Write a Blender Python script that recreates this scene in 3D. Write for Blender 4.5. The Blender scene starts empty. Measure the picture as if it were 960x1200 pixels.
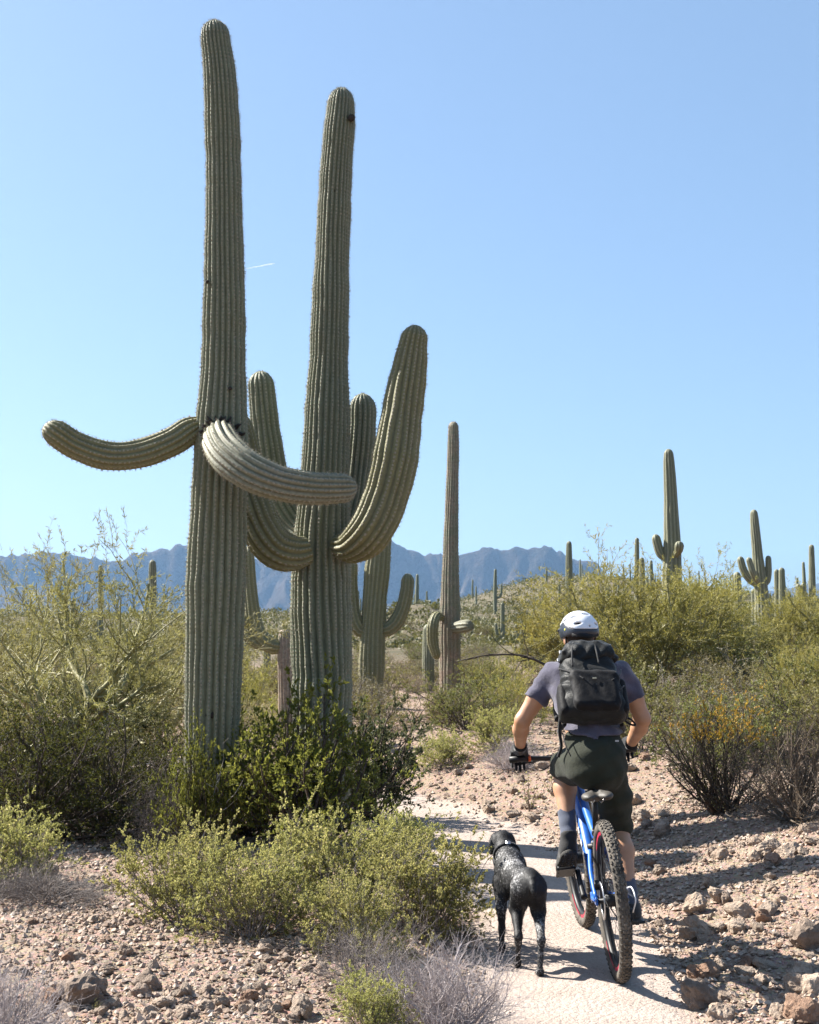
import bpy, math, random
import numpy as np
from mathutils import Vector, Matrix

S = bpy.context.scene
COL = S.collection
PI = math.pi
rad = math.radians

# ------------------------------------------------------------------ camera
F, CX, CY, HZ, CAMZ = 1600.0, 480.0, 600.0, 740.0, 1.63
PITCH = math.atan((HZ - CY) / F)
cam_data = bpy.data.cameras.new('camera')
cam = bpy.data.objects.new('camera', cam_data)
COL.objects.link(cam)
cam.location = (0, 0, CAMZ)
cam.rotation_euler = (PI / 2 + PITCH, 0, 0)
cam_data.sensor_fit = 'VERTICAL'
cam_data.sensor_height = 36.0
cam_data.lens = F / 1200.0 * 36.0
cam_data.clip_start = 0.05
cam_data.clip_end = 60000
cam_data.dof.use_dof = True
cam_data.dof.focus_distance = 7.4
cam_data.dof.aperture_fstop = 10.0
S.camera = cam

# ------------------------------------------------------------------ sky, sun, exposure
SUN_AZ = rad(-62.0)      # measured clockwise from +Y (seen from above)
SUN_EL = rad(41.0)
world = bpy.data.worlds.new('World')
S.world = world
world.use_nodes = True
wn = world.node_tree
sky_node = wn.nodes.new('ShaderNodeTexSky')
sky_node.sky_type = 'NISHITA'
sky_node.sun_disc = False
sky_node.sun_elevation = SUN_EL
sky_node.sun_rotation = SUN_AZ
sky_node.altitude = 0
sky_node.air_density = 1.0
sky_node.dust_density = 1.6
sky_node.ozone_density = 4.6
veil = wn.nodes.new('ShaderNodeMix'); veil.data_type = 'RGBA'      # thin even high haze, the same all over the sky
veil.inputs[0].default_value = 0.35
veil.inputs[7].default_value = (2.47, 3.79, 5.46, 1.0)
wn.links.new(sky_node.outputs[0], veil.inputs[6])
wn.links.new(veil.outputs[2], wn.nodes['Background'].inputs[0])
wn.nodes['Background'].inputs[1].default_value = 0.050

sun_data = bpy.data.lights.new('sun', 'SUN')
sun_data.energy = 5.0
sun_data.angle = rad(0.5)
sun_data.color = (1.0, 0.95, 0.87)
sun = bpy.data.objects.new('sun', sun_data)
COL.objects.link(sun)
to_sun = Vector((math.sin(SUN_AZ) * math.cos(SUN_EL), math.cos(SUN_AZ) * math.cos(SUN_EL), math.sin(SUN_EL)))
sun.rotation_euler = to_sun.to_track_quat('Z', 'Y').to_euler()
sun.location = (-20, 20, 30)

S.view_settings.view_transform = 'Standard'
S.view_settings.look = 'None'
S.view_settings.gamma = 1.0
S.view_settings.exposure = 1.8
S.render.engine = 'CYCLES'
S.cycles.use_denoising = True
S.cycles.denoiser = 'OPENIMAGEDENOISE'
S.cycles.denoising_input_passes = 'RGB_ALBEDO_NORMAL'
S.cycles.max_bounces = 6
S.cycles.diffuse_bounces = 3
S.cycles.transparent_max_bounces = 8
S.cycles.volume_bounces = 0
S.cycles.caustics_reflective = False
S.cycles.caustics_refractive = False
S.cycles.sample_clamp_indirect = 6.0

# ------------------------------------------------------------------ small maths
def P(px, py, Y):
    """point at depth Y (metres along +Y) seen at photo pixel px, py"""
    cp, sp = math.cos(PITCH), math.sin(PITCH)
    u, v = (px - CX) / F, (CY - py) / F
    d = np.array([u, cp - v * sp, sp + v * cp])
    return np.array([0, 0, CAMZ]) + d * (Y / d[1])

def ppm(Y):
    return F / Y

def sstep(a, b, x):
    t = np.clip((x - a) / (b - a), 0, 1)
    return t * t * (3 - 2 * t)

def _hash(ix, iy, iz, seed):
    h = (ix.astype(np.int64) * 374761393 + iy.astype(np.int64) * 668265263 + iz.astype(np.int64) * 2147483647 + seed * 1274126177) & 0xffffffff
    h = ((h ^ (h >> 13)) * 1274126177) & 0xffffffff
    h = ((h ^ (h >> 16)) * 2246822519) & 0xffffffff
    return ((h ^ (h >> 15)) & 0xffff) / 65535.0

def vnoise(x, y, seed=0):
    x = np.asarray(x, float); y = np.asarray(y, float)
    ix = np.floor(x); iy = np.floor(y)
    fx = x - ix; fy = y - iy
    fx = fx * fx * (3 - 2 * fx); fy = fy * fy * (3 - 2 * fy)
    z = np.zeros_like(ix)
    a = _hash(ix, iy, z, seed); b = _hash(ix + 1, iy, z, seed)
    c = _hash(ix, iy + 1, z, seed); d = _hash(ix + 1, iy + 1, z, seed)
    return (a * (1 - fx) + b * fx) * (1 - fy) + (c * (1 - fx) + d * fx) * fy

def fbm(x, y, octaves=4, seed=0, gain=0.5):
    s = 0; a = 1; t = 0
    for o in range(octaves):
        s = s + a * (vnoise(np.asarray(x) * 2 ** o + 17.3 * o, np.asarray(y) * 2 ** o - 9.1 * o, seed + o) - 0.5)
        t += a; a *= gain
    return s / t * 2

def ridged(x, y, octaves=4, seed=0):
    s = 0; a = 1; t = 0
    for o in range(octaves):
        n = 1 - np.abs(2 * vnoise(np.asarray(x) * 2 ** o + 5.7 * o, np.asarray(y) * 2 ** o, seed + o) - 1)
        s = s + a * n; t += a; a *= 0.5
    return s / t

# ------------------------------------------------------------------ terrain height
TRAIL = np.array([(0.70, 1.0), (0.72, 4.0), (0.80, 6.5), (0.82, 8.2), (0.55, 10.0), (0.05, 11.8), (-0.65, 13.3), (-1.9, 15.2), (-4.0, 17.5), (-8.0, 20.5), (-14, 23)])
def _cr(pts, n):
    pts = np.asarray(pts, float)
    p = np.vstack([2 * pts[0] - pts[1], pts, 2 * pts[-1] - pts[-2]])
    out = []
    for i in range(1, len(p) - 2):
        t = np.linspace(0, 1, n, endpoint=False)[:, None]
        a, b, c, d = p[i - 1], p[i], p[i + 1], p[i + 2]
        out.append(0.5 * (2 * b + (c - a) * t + (2 * a - 5 * b + 4 * c - d) * t ** 2 + (3 * b - a - 3 * c + d) * t ** 3))
    out.append(pts[-1:])
    return np.vstack(out)
TRAIL_C = _cr(TRAIL, 14)

def trail_dist(x, y):
    """signed distance to the trail's centre line, positive on its far / east side"""
    x = np.asarray(x, float); y = np.asarray(y, float)
    best = np.full(x.shape, 1e9); sgn = np.ones(x.shape)
    for i in range(len(TRAIL_C) - 1):
        a, b = TRAIL_C[i], TRAIL_C[i + 1]
        d = b - a; L = d @ d
        t = np.clip(((x - a[0]) * d[0] + (y - a[1]) * d[1]) / L, 0, 1)
        qx, qy = x - a[0] - t * d[0], y - a[1] - t * d[1]
        D = qx * qx + qy * qy
        m = D < best
        best = np.where(m, D, best)
        sgn = np.where(m, np.where(d[0] * qy - d[1] * qx < 0, 1.0, -1.0), sgn)
    return np.sqrt(best) * sgn

def H(x, y, fine=True):
    x = np.asarray(x, float); y = np.asarray(y, float)
    r = np.hypot(x, y)
    near = r < 60
    td = np.full(x.shape, 50.0)
    if near.any():
        td[near] = trail_dist(x[near], y[near])
    east = sstep(0.45, 2.6, td) * sstep(5.2, 8.6, y)
    nearw = 1 - sstep(30, 60, r)
    z = np.where(near, 0.42 * east, 0.42)
    z = z + 0.10 * sstep(2.5, 6, td) * nearw
    z = z - 0.018 * sstep(0.9, 0.2, np.abs(td))            # worn trail
    z = z + 0.05 * sstep(-0.45, -0.9, td) * nearw
    yy = np.maximum(y, 0)
    z = z + (0.004 + 0.027 * sstep(0.03, 0.20, x / np.maximum(yy, 1))) * np.minimum(np.maximum(yy - 15, 0), 60)
    # hills
    z = z + 12.0 * np.exp(-((x - 36) / 36) ** 2 - ((y - 330) / 130) ** 2)
    z = z + 2.4 * np.exp(-((x - 0.6) / 3.2) ** 2 - ((y - 84) / 16) ** 2)
    z = z + 2.8 * np.exp(-((x + 32) / 42) ** 2 - ((y - 170) / 60) ** 2)
    z = z + 7.0 * np.exp(-((x - 150) / 90) ** 2 - ((y - 420) / 150) ** 2)
    z = z + 6.0 * np.exp(-((x + 140) / 90) ** 2 - ((y - 420) / 120) ** 2)
    und = fbm(x / 6.0, y / 6.0, 3, 3) * 0.10 * sstep(0.5, 1.6, np.abs(td)) + fbm(x / 40, y / 40, 3, 8) * 1.2 * sstep(40, 140, r)
    z = z + und
    if fine:
        fr = (1 - sstep(18, 40, r))
        rough = 0.25 + 0.75 * sstep(0.35, 0.75, np.abs(td))
        z = z + fr * rough * (fbm(x / 0.55, y / 0.55, 3, 21) * 0.028 + fbm(x / 0.11, y / 0.11, 2, 31) * 0.012)
    return z

def h1(x, y):
    return float(H(np.array([x]), np.array([y]))[0])

def ground_at(px, py):
    """first hit of the view ray through a photo pixel with the ground"""
    cp, sp = math.cos(PITCH), math.sin(PITCH)
    u, v = (px - CX) / F, (CY - py) / F
    d = np.array([u, cp - v * sp, sp + v * cp]); d = d / d[1]
    Y = np.concatenate([np.arange(2, 40, 0.02), np.arange(40, 400, 0.5)])
    z = CAMZ + d[2] * Y
    g = H(d[0] * Y, Y)
    k = np.nonzero(z < g)[0]
    Yh = Y[k[0]] if len(k) else 60.0
    return np.array([d[0] * Yh, Yh, h1(d[0] * Yh, Yh)])

# ------------------------------------------------------------------ mesh + object helpers
def mk(name, V, faces, smooth=True, attrs=None, uv=None):
    """mesh from arrays; faces = one (n,3)/(n,4) array or a list of them"""
    if not isinstance(faces, (list, tuple)):
        faces = [faces]
    faces = [np.asarray(f, np.int32) for f in faces if len(f)]
    me = bpy.data.meshes.new(name)
    V = np.asarray(V, np.float32)
    me.vertices.add(len(V)); me.vertices.foreach_set('co', V.ravel())
    li = np.concatenate([f.ravel() for f in faces])
    tot = np.concatenate([np.full(len(f), f.shape[1], np.int32) for f in faces])
    me.loops.add(len(li)); me.loops.foreach_set('vertex_index', li)
    me.polygons.add(len(tot))
    st = np.zeros(len(tot), np.int32); st[1:] = np.cumsum(tot)[:-1]
    me.polygons.foreach_set('loop_start', st)
    me.polygons.foreach_set('loop_total', tot)
    me.polygons.foreach_set('use_smooth', np.full(len(tot), bool(smooth)))
    if attrs:
        for k, a in attrs.items():
            at = me.attributes.new(k, 'FLOAT', 'POINT')
            at.data.foreach_set('value', np.asarray(a, np.float32))
    if uv is not None:
        l = me.uv_layers.new(name='UVMap')
        l.data.foreach_set('uv', np.asarray(uv, np.float32)[li].ravel())
    me.update(calc_edges=True)
    me.validate()
    return me

def obj(name, me, mat, parent=None, loc=None):
    o = bpy.data.objects.new(name, me)
    COL.objects.link(o)
    if mat is not None:
        if len(me.materials) == 0:
            me.materials.append(mat)
    if parent is not None:
        o.parent = parent
    if loc is not None:
        o.location = loc
    return o

def tag(o, label=None, cat=None, group=None, kind=None):
    if label: o['label'] = label
    if cat: o['category'] = cat
    if group: o['group'] = group
    if kind: o['kind'] = kind
    return o

def thing(name, label, cat, loc=(0, 0, 0), rz=0.0, group=None):
    o = bpy.data.objects.new(name, None)
    COL.objects.link(o)
    o.empty_display_size = 0.1
    o.location = loc; o.rotation_euler = (0, 0, rz)
    return tag(o, label, cat, group)

def dup(root, loc, rz=0.0, sc=1.0, label=None, group=None, name=None):
    r = root.copy(); COL.objects.link(r)
    if name: r.name = name
    r.location = loc; r.rotation_euler = (0, 0, rz)
    r.scale = (sc, sc, sc) if np.isscalar(sc) else sc
    if label: r['label'] = label
    if group: r['group'] = group
    for ch in list(root.children):
        c = ch.copy(); COL.objects.link(c); c.parent = r
        for g in list(ch.children):
            d = g.copy(); COL.objects.link(d); d.parent = c
    return r

def nrm(v):
    v = np.asarray(v, float)
    return v / np.maximum(np.linalg.norm(v, axis=-1, keepdims=True), 1e-9)

class MB:
    """collects pieces into one mesh"""
    def __init__(self):
        self.V = []; self.Q = []; self.T = []; self.n = 0
    def add(self, V, Q=None, T=None):
        V = np.asarray(V, float)
        if Q is not None and len(Q): self.Q.append(np.asarray(Q) + self.n)
        if T is not None and len(T): self.T.append(np.asarray(T) + self.n)
        self.V.append(V); self.n += len(V)
        return self
    def mesh(self, name, smooth=True):
        f = []
        if self.Q: f.append(np.vstack(self.Q))
        if self.T: f.append(np.vstack(self.T))
        return mk(name, np.vstack(self.V), f, smooth)
    def tube(self, pts, r, k=10, cap=True):
        V, Q, T = tube_geo(pts, r, k, cap)
        return self.add(V, Q, T)
    def box(self, c, s, R=None, bev=0.0):
        s = np.asarray(s, float) / 2
        b = min(bev, *(s * 0.98)) if bev else 0
        V = []
        if b == 0:
            for x in (-1, 1):
                for y in (-1, 1):
                    for z in (-1, 1):
                        V.append((x * s[0], y * s[1], z * s[2]))
            Q = [(0, 1, 3, 2), (4, 6, 7, 5), (0, 4, 5, 1), (2, 3, 7, 6), (0, 2, 6, 4), (1, 5, 7, 3)]
            T = []
        else:
            # 24-vertex chamfered box
            idx = {}
            for x in (-1, 1):
                for y in (-1, 1):
                    for z in (-1, 1):
                        for a in range(3):
                            p = [x * (s[0] - b), y * (s[1] - b), z * (s[2] - b)]
                            p[a] = (x, y, z)[a] * s[a]
                            idx[(x, y, z, a)] = len(V); V.append(p)
            Q = []; T = []
            for a in range(3):
                o1, o2 = [i for i in range(3) if i != a]
                for sg in (-1, 1):
                    q = []
                    for (p, r_) in ((-1, -1), (1, -1), (1, 1), (-1, 1)):
                        c3 = [0, 0, 0]; c3[a] = sg; c3[o1] = p; c3[o2] = r_
                        q.append(idx[(*c3, a)])
                    Q.append(q if (sg > 0) == (a != 1) else q[::-1])
                for p in (-1, 1):
                    for r_ in (-1, 1):
                        q = []
                        for sg, ax in ((-1, o1), (1, o1), (1, o2), (-1, o2)):
                            c3 = [0, 0, 0]; c3[a] = sg; c3[o1] = p; c3[o2] = r_
                            q.append(idx[(*c3, ax)])
                        Q.append(q)
            for x in (-1, 1):
                for y in (-1, 1):
                    for z in (-1, 1):
                        T.append([idx[(x, y, z, a)] for a in range(3)])
        V = np.array(V)
        if R is not None: V = V @ np.asarray(R).T
        return self.add(V + np.asarray(c, float), Q, T)

def tube_geo(pts, r, k=8, cap=True):
    pts = np.asarray(pts, float); n = len(pts)
    r = np.broadcast_to(np.asarray(r, float), (n,))
    t = nrm(np.gradient(pts, axis=0))
    up = np.array([0, 0, 1.0]) if abs(t[0][2]) < 0.9 else np.array([1.0, 0, 0])
    u = nrm(np.cross(t[0], up)); V = []
    for i in range(n):
        u = nrm(u - t[i] * (u @ t[i])); w = np.cross(t[i], u)
        a = np.arange(k) * 2 * PI / k
        V.append(pts[i] + r[i] * (np.cos(a)[:, None] * u + np.sin(a)[:, None] * w))
    V = np.vstack(V)
    j = np.arange(k); j2 = (j + 1) % k
    Q = np.vstack([np.stack([i * k + j, i * k + j2, (i + 1) * k + j2, (i + 1) * k + j], 1) for i in range(n - 1)])
    T = np.zeros((0, 3), int)
    if cap:
        V = np.vstack([V, pts[:1], pts[-1:]])
        T = np.vstack([np.stack([np.full(k, n * k), j2, j], 1), np.stack([np.full(k, n * k + 1), (n - 1) * k + j, (n - 1) * k + j2], 1)])
    return V, Q, T

# ------------------------------------------------------------------ material helpers
def new_mat(name):
    m = bpy.data.materials.new(name); m.use_nodes = True
    nt = m.node_tree
    for n in list(nt.nodes): nt.nodes.remove(n)
    out = nt.nodes.new('ShaderNodeOutputMaterial')
    return m, nt, out

class N:
    """tiny node-graph helper"""
    def __init__(self, nt): self.nt = nt
    def __call__(self, kind, inputs=None, **props):
        n = self.nt.nodes.new(kind)
        for k, v in props.items(): setattr(n, k, v)
        for k, v in (inputs or {}).items():
            self.put(n.inputs[k], v)
        return n
    def put(self, sock, v):
        if isinstance(v, bpy.types.NodeSocket): self.nt.links.new(v, sock)
        elif isinstance(v, bpy.types.Node): self.nt.links.new(v.outputs[0], sock)
        else:
            if hasattr(sock.default_value, '__len__') and len(sock.default_value) == 4 and hasattr(v, '__len__') and len(v) == 3:
                v = (*v, 1.0)
            sock.default_value = v
    def mix(self, fac, a, b, blend='MIX'):
        n = self.nt.nodes.new('ShaderNodeMix'); n.data_type = 'RGBA'; n.blend_type = blend
        self.put(n.inputs[0], fac); self.put(n.inputs[6], a); self.put(n.inputs[7], b)
        return n.outputs[2]
    def math(self, op, a, b=None, c=None):
        n = self.nt.nodes.new('ShaderNodeMath'); n.operation = op
        self.put(n.inputs[0], a)
        if b is not None: self.put(n.inputs[1], b)
        if c is not None: self.put(n.inputs[2], c)
        return n.outputs[0]
    def ramp(self, fac, stops):
        n = self.nt.nodes.new('ShaderNodeValToRGB')
        e = n.color_ramp.elements
        while len(e) > 1: e.remove(e[-1])
        e[0].position = stops[0][0]; e[0].color = (*stops[0][1], 1)
        for p, c in stops[1:]:
            x = e.new(p); x.color = (*c, 1)
        self.put(n.inputs[0], fac)
        return n.outputs[0]
    def noise(self, scale, detail=3, rough=0.55, vec=None, out=0):
        n = self.nt.nodes.new('ShaderNodeTexNoise')
        n.inputs['Scale'].default_value = scale; n.inputs['Detail'].default_value = detail
        n.inputs['Roughness'].default_value = rough
        if vec is not None: self.put(n.inputs['Vector'], vec)
        return n.outputs[out]
    def vor(self, scale, vec=None, feature='F1', out=0):
        n = self.nt.nodes.new('ShaderNodeTexVoronoi'); n.feature = feature
        n.inputs['Scale'].default_value = scale
        if vec is not None: self.put(n.inputs['Vector'], vec)
        return n.outputs[out]
    def bump(self, h, strength=0.5, dist=0.01):
        n = self.nt.nodes.new('ShaderNodeBump')
        n.inputs['Strength'].default_value = strength; n.inputs['Distance'].default_value = dist
        self.put(n.inputs['Height'], h)
        return n.outputs[0]

def pbr(name, col, rough=0.6, metal=0.0, var=0.12, nscale=30.0, bump=0.0, bscale=200.0, coat=0.0, spec=0.5, sheen=0.0):
    """principled material with a little colour variation, roughness variation and fine relief"""
    m, nt, out = new_mat(name); g = N(nt)
    tc = g('ShaderNodeTexCoord').outputs['Object']
    n1 = g.noise(nscale, 4, 0.6, tc)
    c2 = tuple(min(1, c * (1 + 2 * var)) for c in col); c1 = tuple(c * (1 - 2 * var) for c in col)
    c = g.ramp(n1, [(0.3, c1), (0.7, c2)])
    rr = g.math('MULTIPLY_ADD', n1, 0.2, rough - 0.1)
    b = g('ShaderNodeBsdfPrincipled', {'Base Color': c, 'Roughness': rr, 'Metallic': metal})
    b.inputs['Specular IOR Level'].default_value = spec
    b.inputs['Coat Weight'].default_value = coat
    b.inputs['Sheen Weight'].default_value = sheen
    if bump:
        nt.links.new(g.bump(g.noise(bscale, 3, 0.6, tc), bump, 0.004), b.inputs['Normal'])
    nt.links.new(b.outputs[0], out.inputs[0])
    return m
# ================================================================== ground, trail, mountains, haze
def ground_material(name):
    m, nt, out = new_mat(name); g = N(nt)
    tc = g('ShaderNodeTexCoord').outputs['Object']
    worn = g('ShaderNodeAttribute', attribute_name='worn').outputs['Fac']
    far = g('ShaderNodeAttribute', attribute_name='far').outputs['Fac']
    big = g.noise(0.9, 5, 0.6, tc); mid = g.noise(7, 5, 0.65, tc); fin = g.noise(60, 4, 0.7, tc)
    soil = g.ramp(mid, [(0.25, (0.209, 0.156, 0.116)), (0.5, (0.284, 0.220, 0.172)), (0.75, (0.351, 0.284, 0.231))])
    soil = g.mix(g.ramp(big, [(0.35, (0, 0, 0)), (0.7, (1, 1, 1))]), soil, (0.277, 0.209, 0.164), 'MIX')
    v = g.vor(38, tc, out=1)
    v2 = g.vor(95, tc, out=1)
    soil = g.mix(0.32, soil, g.mix(0.7, v, (0.295, 0.230, 0.180)), 'OVERLAY')
    soil = g.mix(0.25, soil, g.mix(0.6, v2, (0.344, 0.271, 0.221)), 'OVERLAY')
    dust = g.ramp(g.noise(3.2, 5, 0.6, tc), [(0.3, (0.301, 0.243, 0.206)), (0.7, (0.376, 0.314, 0.273))])
    dust = g.mix(g.ramp(fin, [(0.4, (0, 0, 0)), (0.62, (0.280, 0.280, 0.280))]), dust, (0.212, 0.162, 0.131))
    col = g.mix(worn, soil, dust)
    scrub = g.ramp(g.noise(0.35, 6, 0.7, tc), [(0.3, (0.053, 0.052, 0.026)), (0.5, (0.101, 0.085, 0.053)), (0.68, (0.149, 0.115, 0.082))])
    col = g.mix(far, col, scrub)
    h = g.math('ADD', g.math('MULTIPLY', g.vor(38, tc), -0.8), g.math('MULTIPLY', g.noise(120, 3, 0.7, tc), 0.5))
    h = g.math('ADD', h, g.math('MULTIPLY', g.vor(95, tc), -0.4))
    h = g.math('MULTIPLY', h, g.math('MULTIPLY_ADD', worn, -0.45, 1.0))
    b = g('ShaderNodeBsdfPrincipled', {'Base Color': col, 'Roughness': 0.95, 'Normal': g.bump(h, 0.9, 0.016)})
    b.inputs['Specular IOR Level'].default_value = 0.2
    nt.links.new(b.outputs[0], out.inputs[0])
    return m

M_GROUND = ground_material('desert_soil')

def worn_of(x, y, td):
    e = 0.46 + 0.22 * sstep(8.0, 10.5, y) + 0.16 * fbm(x / 0.5, y / 0.5, 3, 77)
    return sstep(e + 0.16, e - 0.10, np.abs(td)) * (1 - sstep(25, 45, np.hypot(x, y)))

def build_ground():
    ang = np.concatenate([np.linspace(-180, -30, 40, endpoint=False), np.linspace(-30, -19, 20, endpoint=False), np.linspace(-19, 19, 290, endpoint=False), np.linspace(19, 30, 20, endpoint=False), np.linspace(30, 180, 40, endpoint=False)])
    ang = np.radians(ang)
    r = [0.0, 0.8, 1.6, 2.4, 3.2]
    while r[-1] < 9500:
        q = r[-1]
        r.append(q + (max(0.032, q * 0.0056) if q < 20 else q * 0.018 if q < 120 else q * 0.03 if q < 1200 else q * 0.08))
    r = np.array(r)
    A, R = np.meshgrid(ang, r)
    X, Y = R * np.sin(A), R * np.cos(A)
    x, y = X.ravel(), Y.ravel()
    z = H(x, y)
    td = np.full(x.shape, 50.0); nr = np.hypot(x, y) < 50
    td[nr] = trail_dist(x[nr], y[nr])
    z = np.where(np.abs(td) < 0.3, z - 0.02, z)
    na, n = len(ang), len(r)
    i, j = np.meshgrid(np.arange(n - 1), np.arange(na), indexing='ij')
    j2 = (j + 1) % na
    Q = np.stack([i * na + j, i * na + j2, (i + 1) * na + j2, (i + 1) * na + j], -1).reshape(-1, 4)[:, ::-1]
    worn = worn_of(x, y, td)
    rr = np.hypot(x, y)
    far = sstep(16, 60, rr + 8 * fbm(x / 5, y / 5, 3, 5))
    me = mk('ground', np.stack([x, y, z], 1), Q, True, {'worn': worn, 'far': far})
    tag(obj('ground', me, M_GROUND), kind='structure')

    # the trail: its own sheet just above the ground
    s = np.concatenate([[0], np.cumsum(np.linalg.norm(np.diff(TRAIL_C, axis=0), axis=1))])
    ss = np.arange(0, s[-1], 0.045)
    c = np.stack([np.interp(ss, s, TRAIL_C[:, k]) for k in range(2)], 1)
    t = nrm(np.gradient(c, axis=0)); nn = np.stack([t[:, 1], -t[:, 0]], 1)
    m = 29
    wide = 0.22 * sstep(8.0, 10.5, c[:, 1])
    w = 0.44 + wide + 0.12 * fbm(ss / 0.6, ss * 0 + 3, 3, 50)
    w2 = 0.44 + wide + 0.12 * fbm(ss / 0.6, ss * 0 + 9, 3, 51)
    f = np.linspace(-1, 1, m)
    off = np.where(f[None] < 0, f[None] * w[:, None], f[None] * w2[:, None])
    x = c[:, 0:1] + nn[:, 0:1] * off; y = c[:, 1:2] + nn[:, 1:2] * off
    z = H(x.ravel(), y.ravel()).reshape(x.shape)
    edge = np.abs(f)[None] ** 6
    z = z + 0.012 * (1 - edge) - 0.012 * edge
    td = np.abs(off)
    worn = worn_of(x.ravel(), y.ravel(), td.ravel())
    n = len(ss)
    i, j = np.meshgrid(np.arange(n - 1), np.arange(m - 1), indexing='ij')
    Q = np.stack([i * m + j, i * m + j + 1, (i + 1) * m + j + 1, (i + 1) * m + j], -1).reshape(-1, 4)
    me = mk('trail', np.stack([x.ravel(), y.ravel(), z.ravel()], 1), Q, True, {'worn': worn, 'far': worn * 0})
    tag(obj('trail', me, M_GROUND), kind='structure')
build_ground()

# ------------------------------------------------------------------ mountains
def rock_mountain_material():
    m, nt, out = new_mat('mountain_rock'); g = N(nt)
    tc = g('ShaderNodeTexCoord').outputs['Object']
    n1 = g.noise(0.004, 6, 0.65, tc); n2 = g.noise(0.03, 5, 0.7, tc)
    c = g.ramp(n1, [(0.3, (0.041, 0.035, 0.028)), (0.5, (0.076, 0.058, 0.047)), (0.7, (0.114, 0.088, 0.072))])
    c = g.mix(g.ramp(n2, [(0.42, (0.420, 0.420, 0.420)), (0.58, (0, 0, 0))]), c, (0.028, 0.030, 0.018))
    b = g('ShaderNodeBsdfPrincipled', {'Base Color': c, 'Roughness': 1.0, 'Normal': g.bump(g.noise(0.014, 7, 0.72, tc), 1.0, 45.0)})
    b.inputs['Specular IOR Level'].default_value = 0.0
    nt.links.new(b.outputs[0], out.inputs[0])
    return m
M_MOUNT = rock_mountain_material()

def mountain(name, sky_px, D0, D1, seed, pxr, cut=0.55, nu=620, nv=150):
    """range whose crest (at depth D1) follows a skyline given in photo pixels"""
    kx = np.array([p[0] for p in sky_px], float); ky = np.array([p[1] for p in sky_px], float)
    u = np.linspace(pxr[0], pxr[1], nu)
    sk = np.interp(u, kx, ky)
    v = np.concatenate([np.linspace(0, 1, nv), np.linspace(1.02, 1.5, 26)])
    U, Vv = np.meshgrid(u, v)
    SK = np.interp(U, kx, ky)
    Y = D0 + (D1 - D0) * Vv
    X = (U - CX) / F * D1 * (0.35 + 0.65 * Y / D1)
    crest = CAMZ + (HZ - SK) / F * D1 - 4
    prof = np.where(Vv <= 1, 0.10 * sstep(0, 0.3, Vv) + 0.90 * np.clip((Vv - 0.12) / 0.88, 0, 1) ** 1.35, 1 - 0.9 * sstep(1.0, 1.5, Vv))
    L = (D1 - D0)
    warp = fbm(X / (0.55 * L), Y / (0.55 * L), 3, seed + 9) * 0.30 * L
    rg = ridged((X + warp) / (0.26 * L), (Y * 0.45 + warp * 0.5) / (0.40 * L), 5, seed)
    rg2 = ridged((X + 0.4 * warp) / (0.085 * L), (Y * 0.5) / (0.16 * L), 4, seed + 40)
    rg3 = ridged((X + 0.2 * warp) / (0.035 * L), Y / (0.10 * L), 3, seed + 70)
    carve = np.exp(-((Vv - 1.0) / 0.07) ** 2)
    gull = (1 - cut * 1.25 * (1 - rg) * 1.6 * (1 - carve) - 0.42 * (1 - rg2) * (1 - 0.8 * carve) - 0.16 * (1 - rg3) * (1 - 0.5 * carve))
    Z = crest * prof * np.clip(gull, 0.02, 1.3)
    fine = fbm(U / 9.0, Vv * 12, 3, seed + 5)
    Z = Z + fine * 0.035 * crest * prof
    n1, n0 = Z.shape
    i, j = np.meshgrid(np.arange(n1 - 1), np.arange(n0 - 1), indexing='ij')
    Q = np.stack([i * n0 + j, i * n0 + j + 1, (i + 1) * n0 + j + 1, (i + 1) * n0 + j], -1).reshape(-1, 4)
    me = mk(name, np.stack([X.ravel(), Y.ravel(), Z.ravel() - 2], 1), Q, True)
    tag(obj(name, me, M_MOUNT), kind='structure')

mountain('mountain_range', [(-900, 690), (-300, 660), (0, 646), (45, 640), (84, 641), (105, 646), (136, 651), (165, 641), (196, 636), (222, 631), (260, 634), (300, 644), (330, 640), (380, 646), (420, 640), (446, 630), (460, 625), (469, 629), (478, 637), (499, 642), (520, 641), (539, 645), (556, 638), (569, 633), (587, 636), (605, 633), (623, 635), (634, 633), (641, 629), (648, 632), (653, 640), (668, 643), (681, 645), (699, 655), (708, 665), (740, 690), (800, 716), (900, 728), (1700, 735)], 3150, 4300, 4, (-900, 1700), nu=860, nv=110)
mountain('far_mountain_range', [(500, 725), (600, 715), (700, 704), (760, 698), (800, 696), (830, 699), (857, 698), (890, 690), (928, 683), (960, 680), (1020, 676), (1150, 690), (1500, 712), (1900, 720)], 6000, 7200, 14, (500, 1900), nu=300, nv=60)

# ------------------------------------------------------------------ haze: one closed box round everything
def build_haze():
    b = MB(); lo, hi = np.array([-9000, -9000, -40.0]), np.array([9000, 9400, 560.0])
    b.box((lo + hi) / 2, hi - lo)
    m, nt, out = new_mat('haze_air'); g = N(nt)
    v = g('ShaderNodeVolumePrincipled', {'Color': (0.36, 0.62, 1.0), 'Density': HAZE, 'Anisotropy': 0.2})
    nt.links.new(v.outputs[0], out.inputs['Volume'])
    tag(obj('haze', b.mesh('haze', False), m), kind='stuff')
HAZE = 0.68e-4
build_haze()
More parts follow.
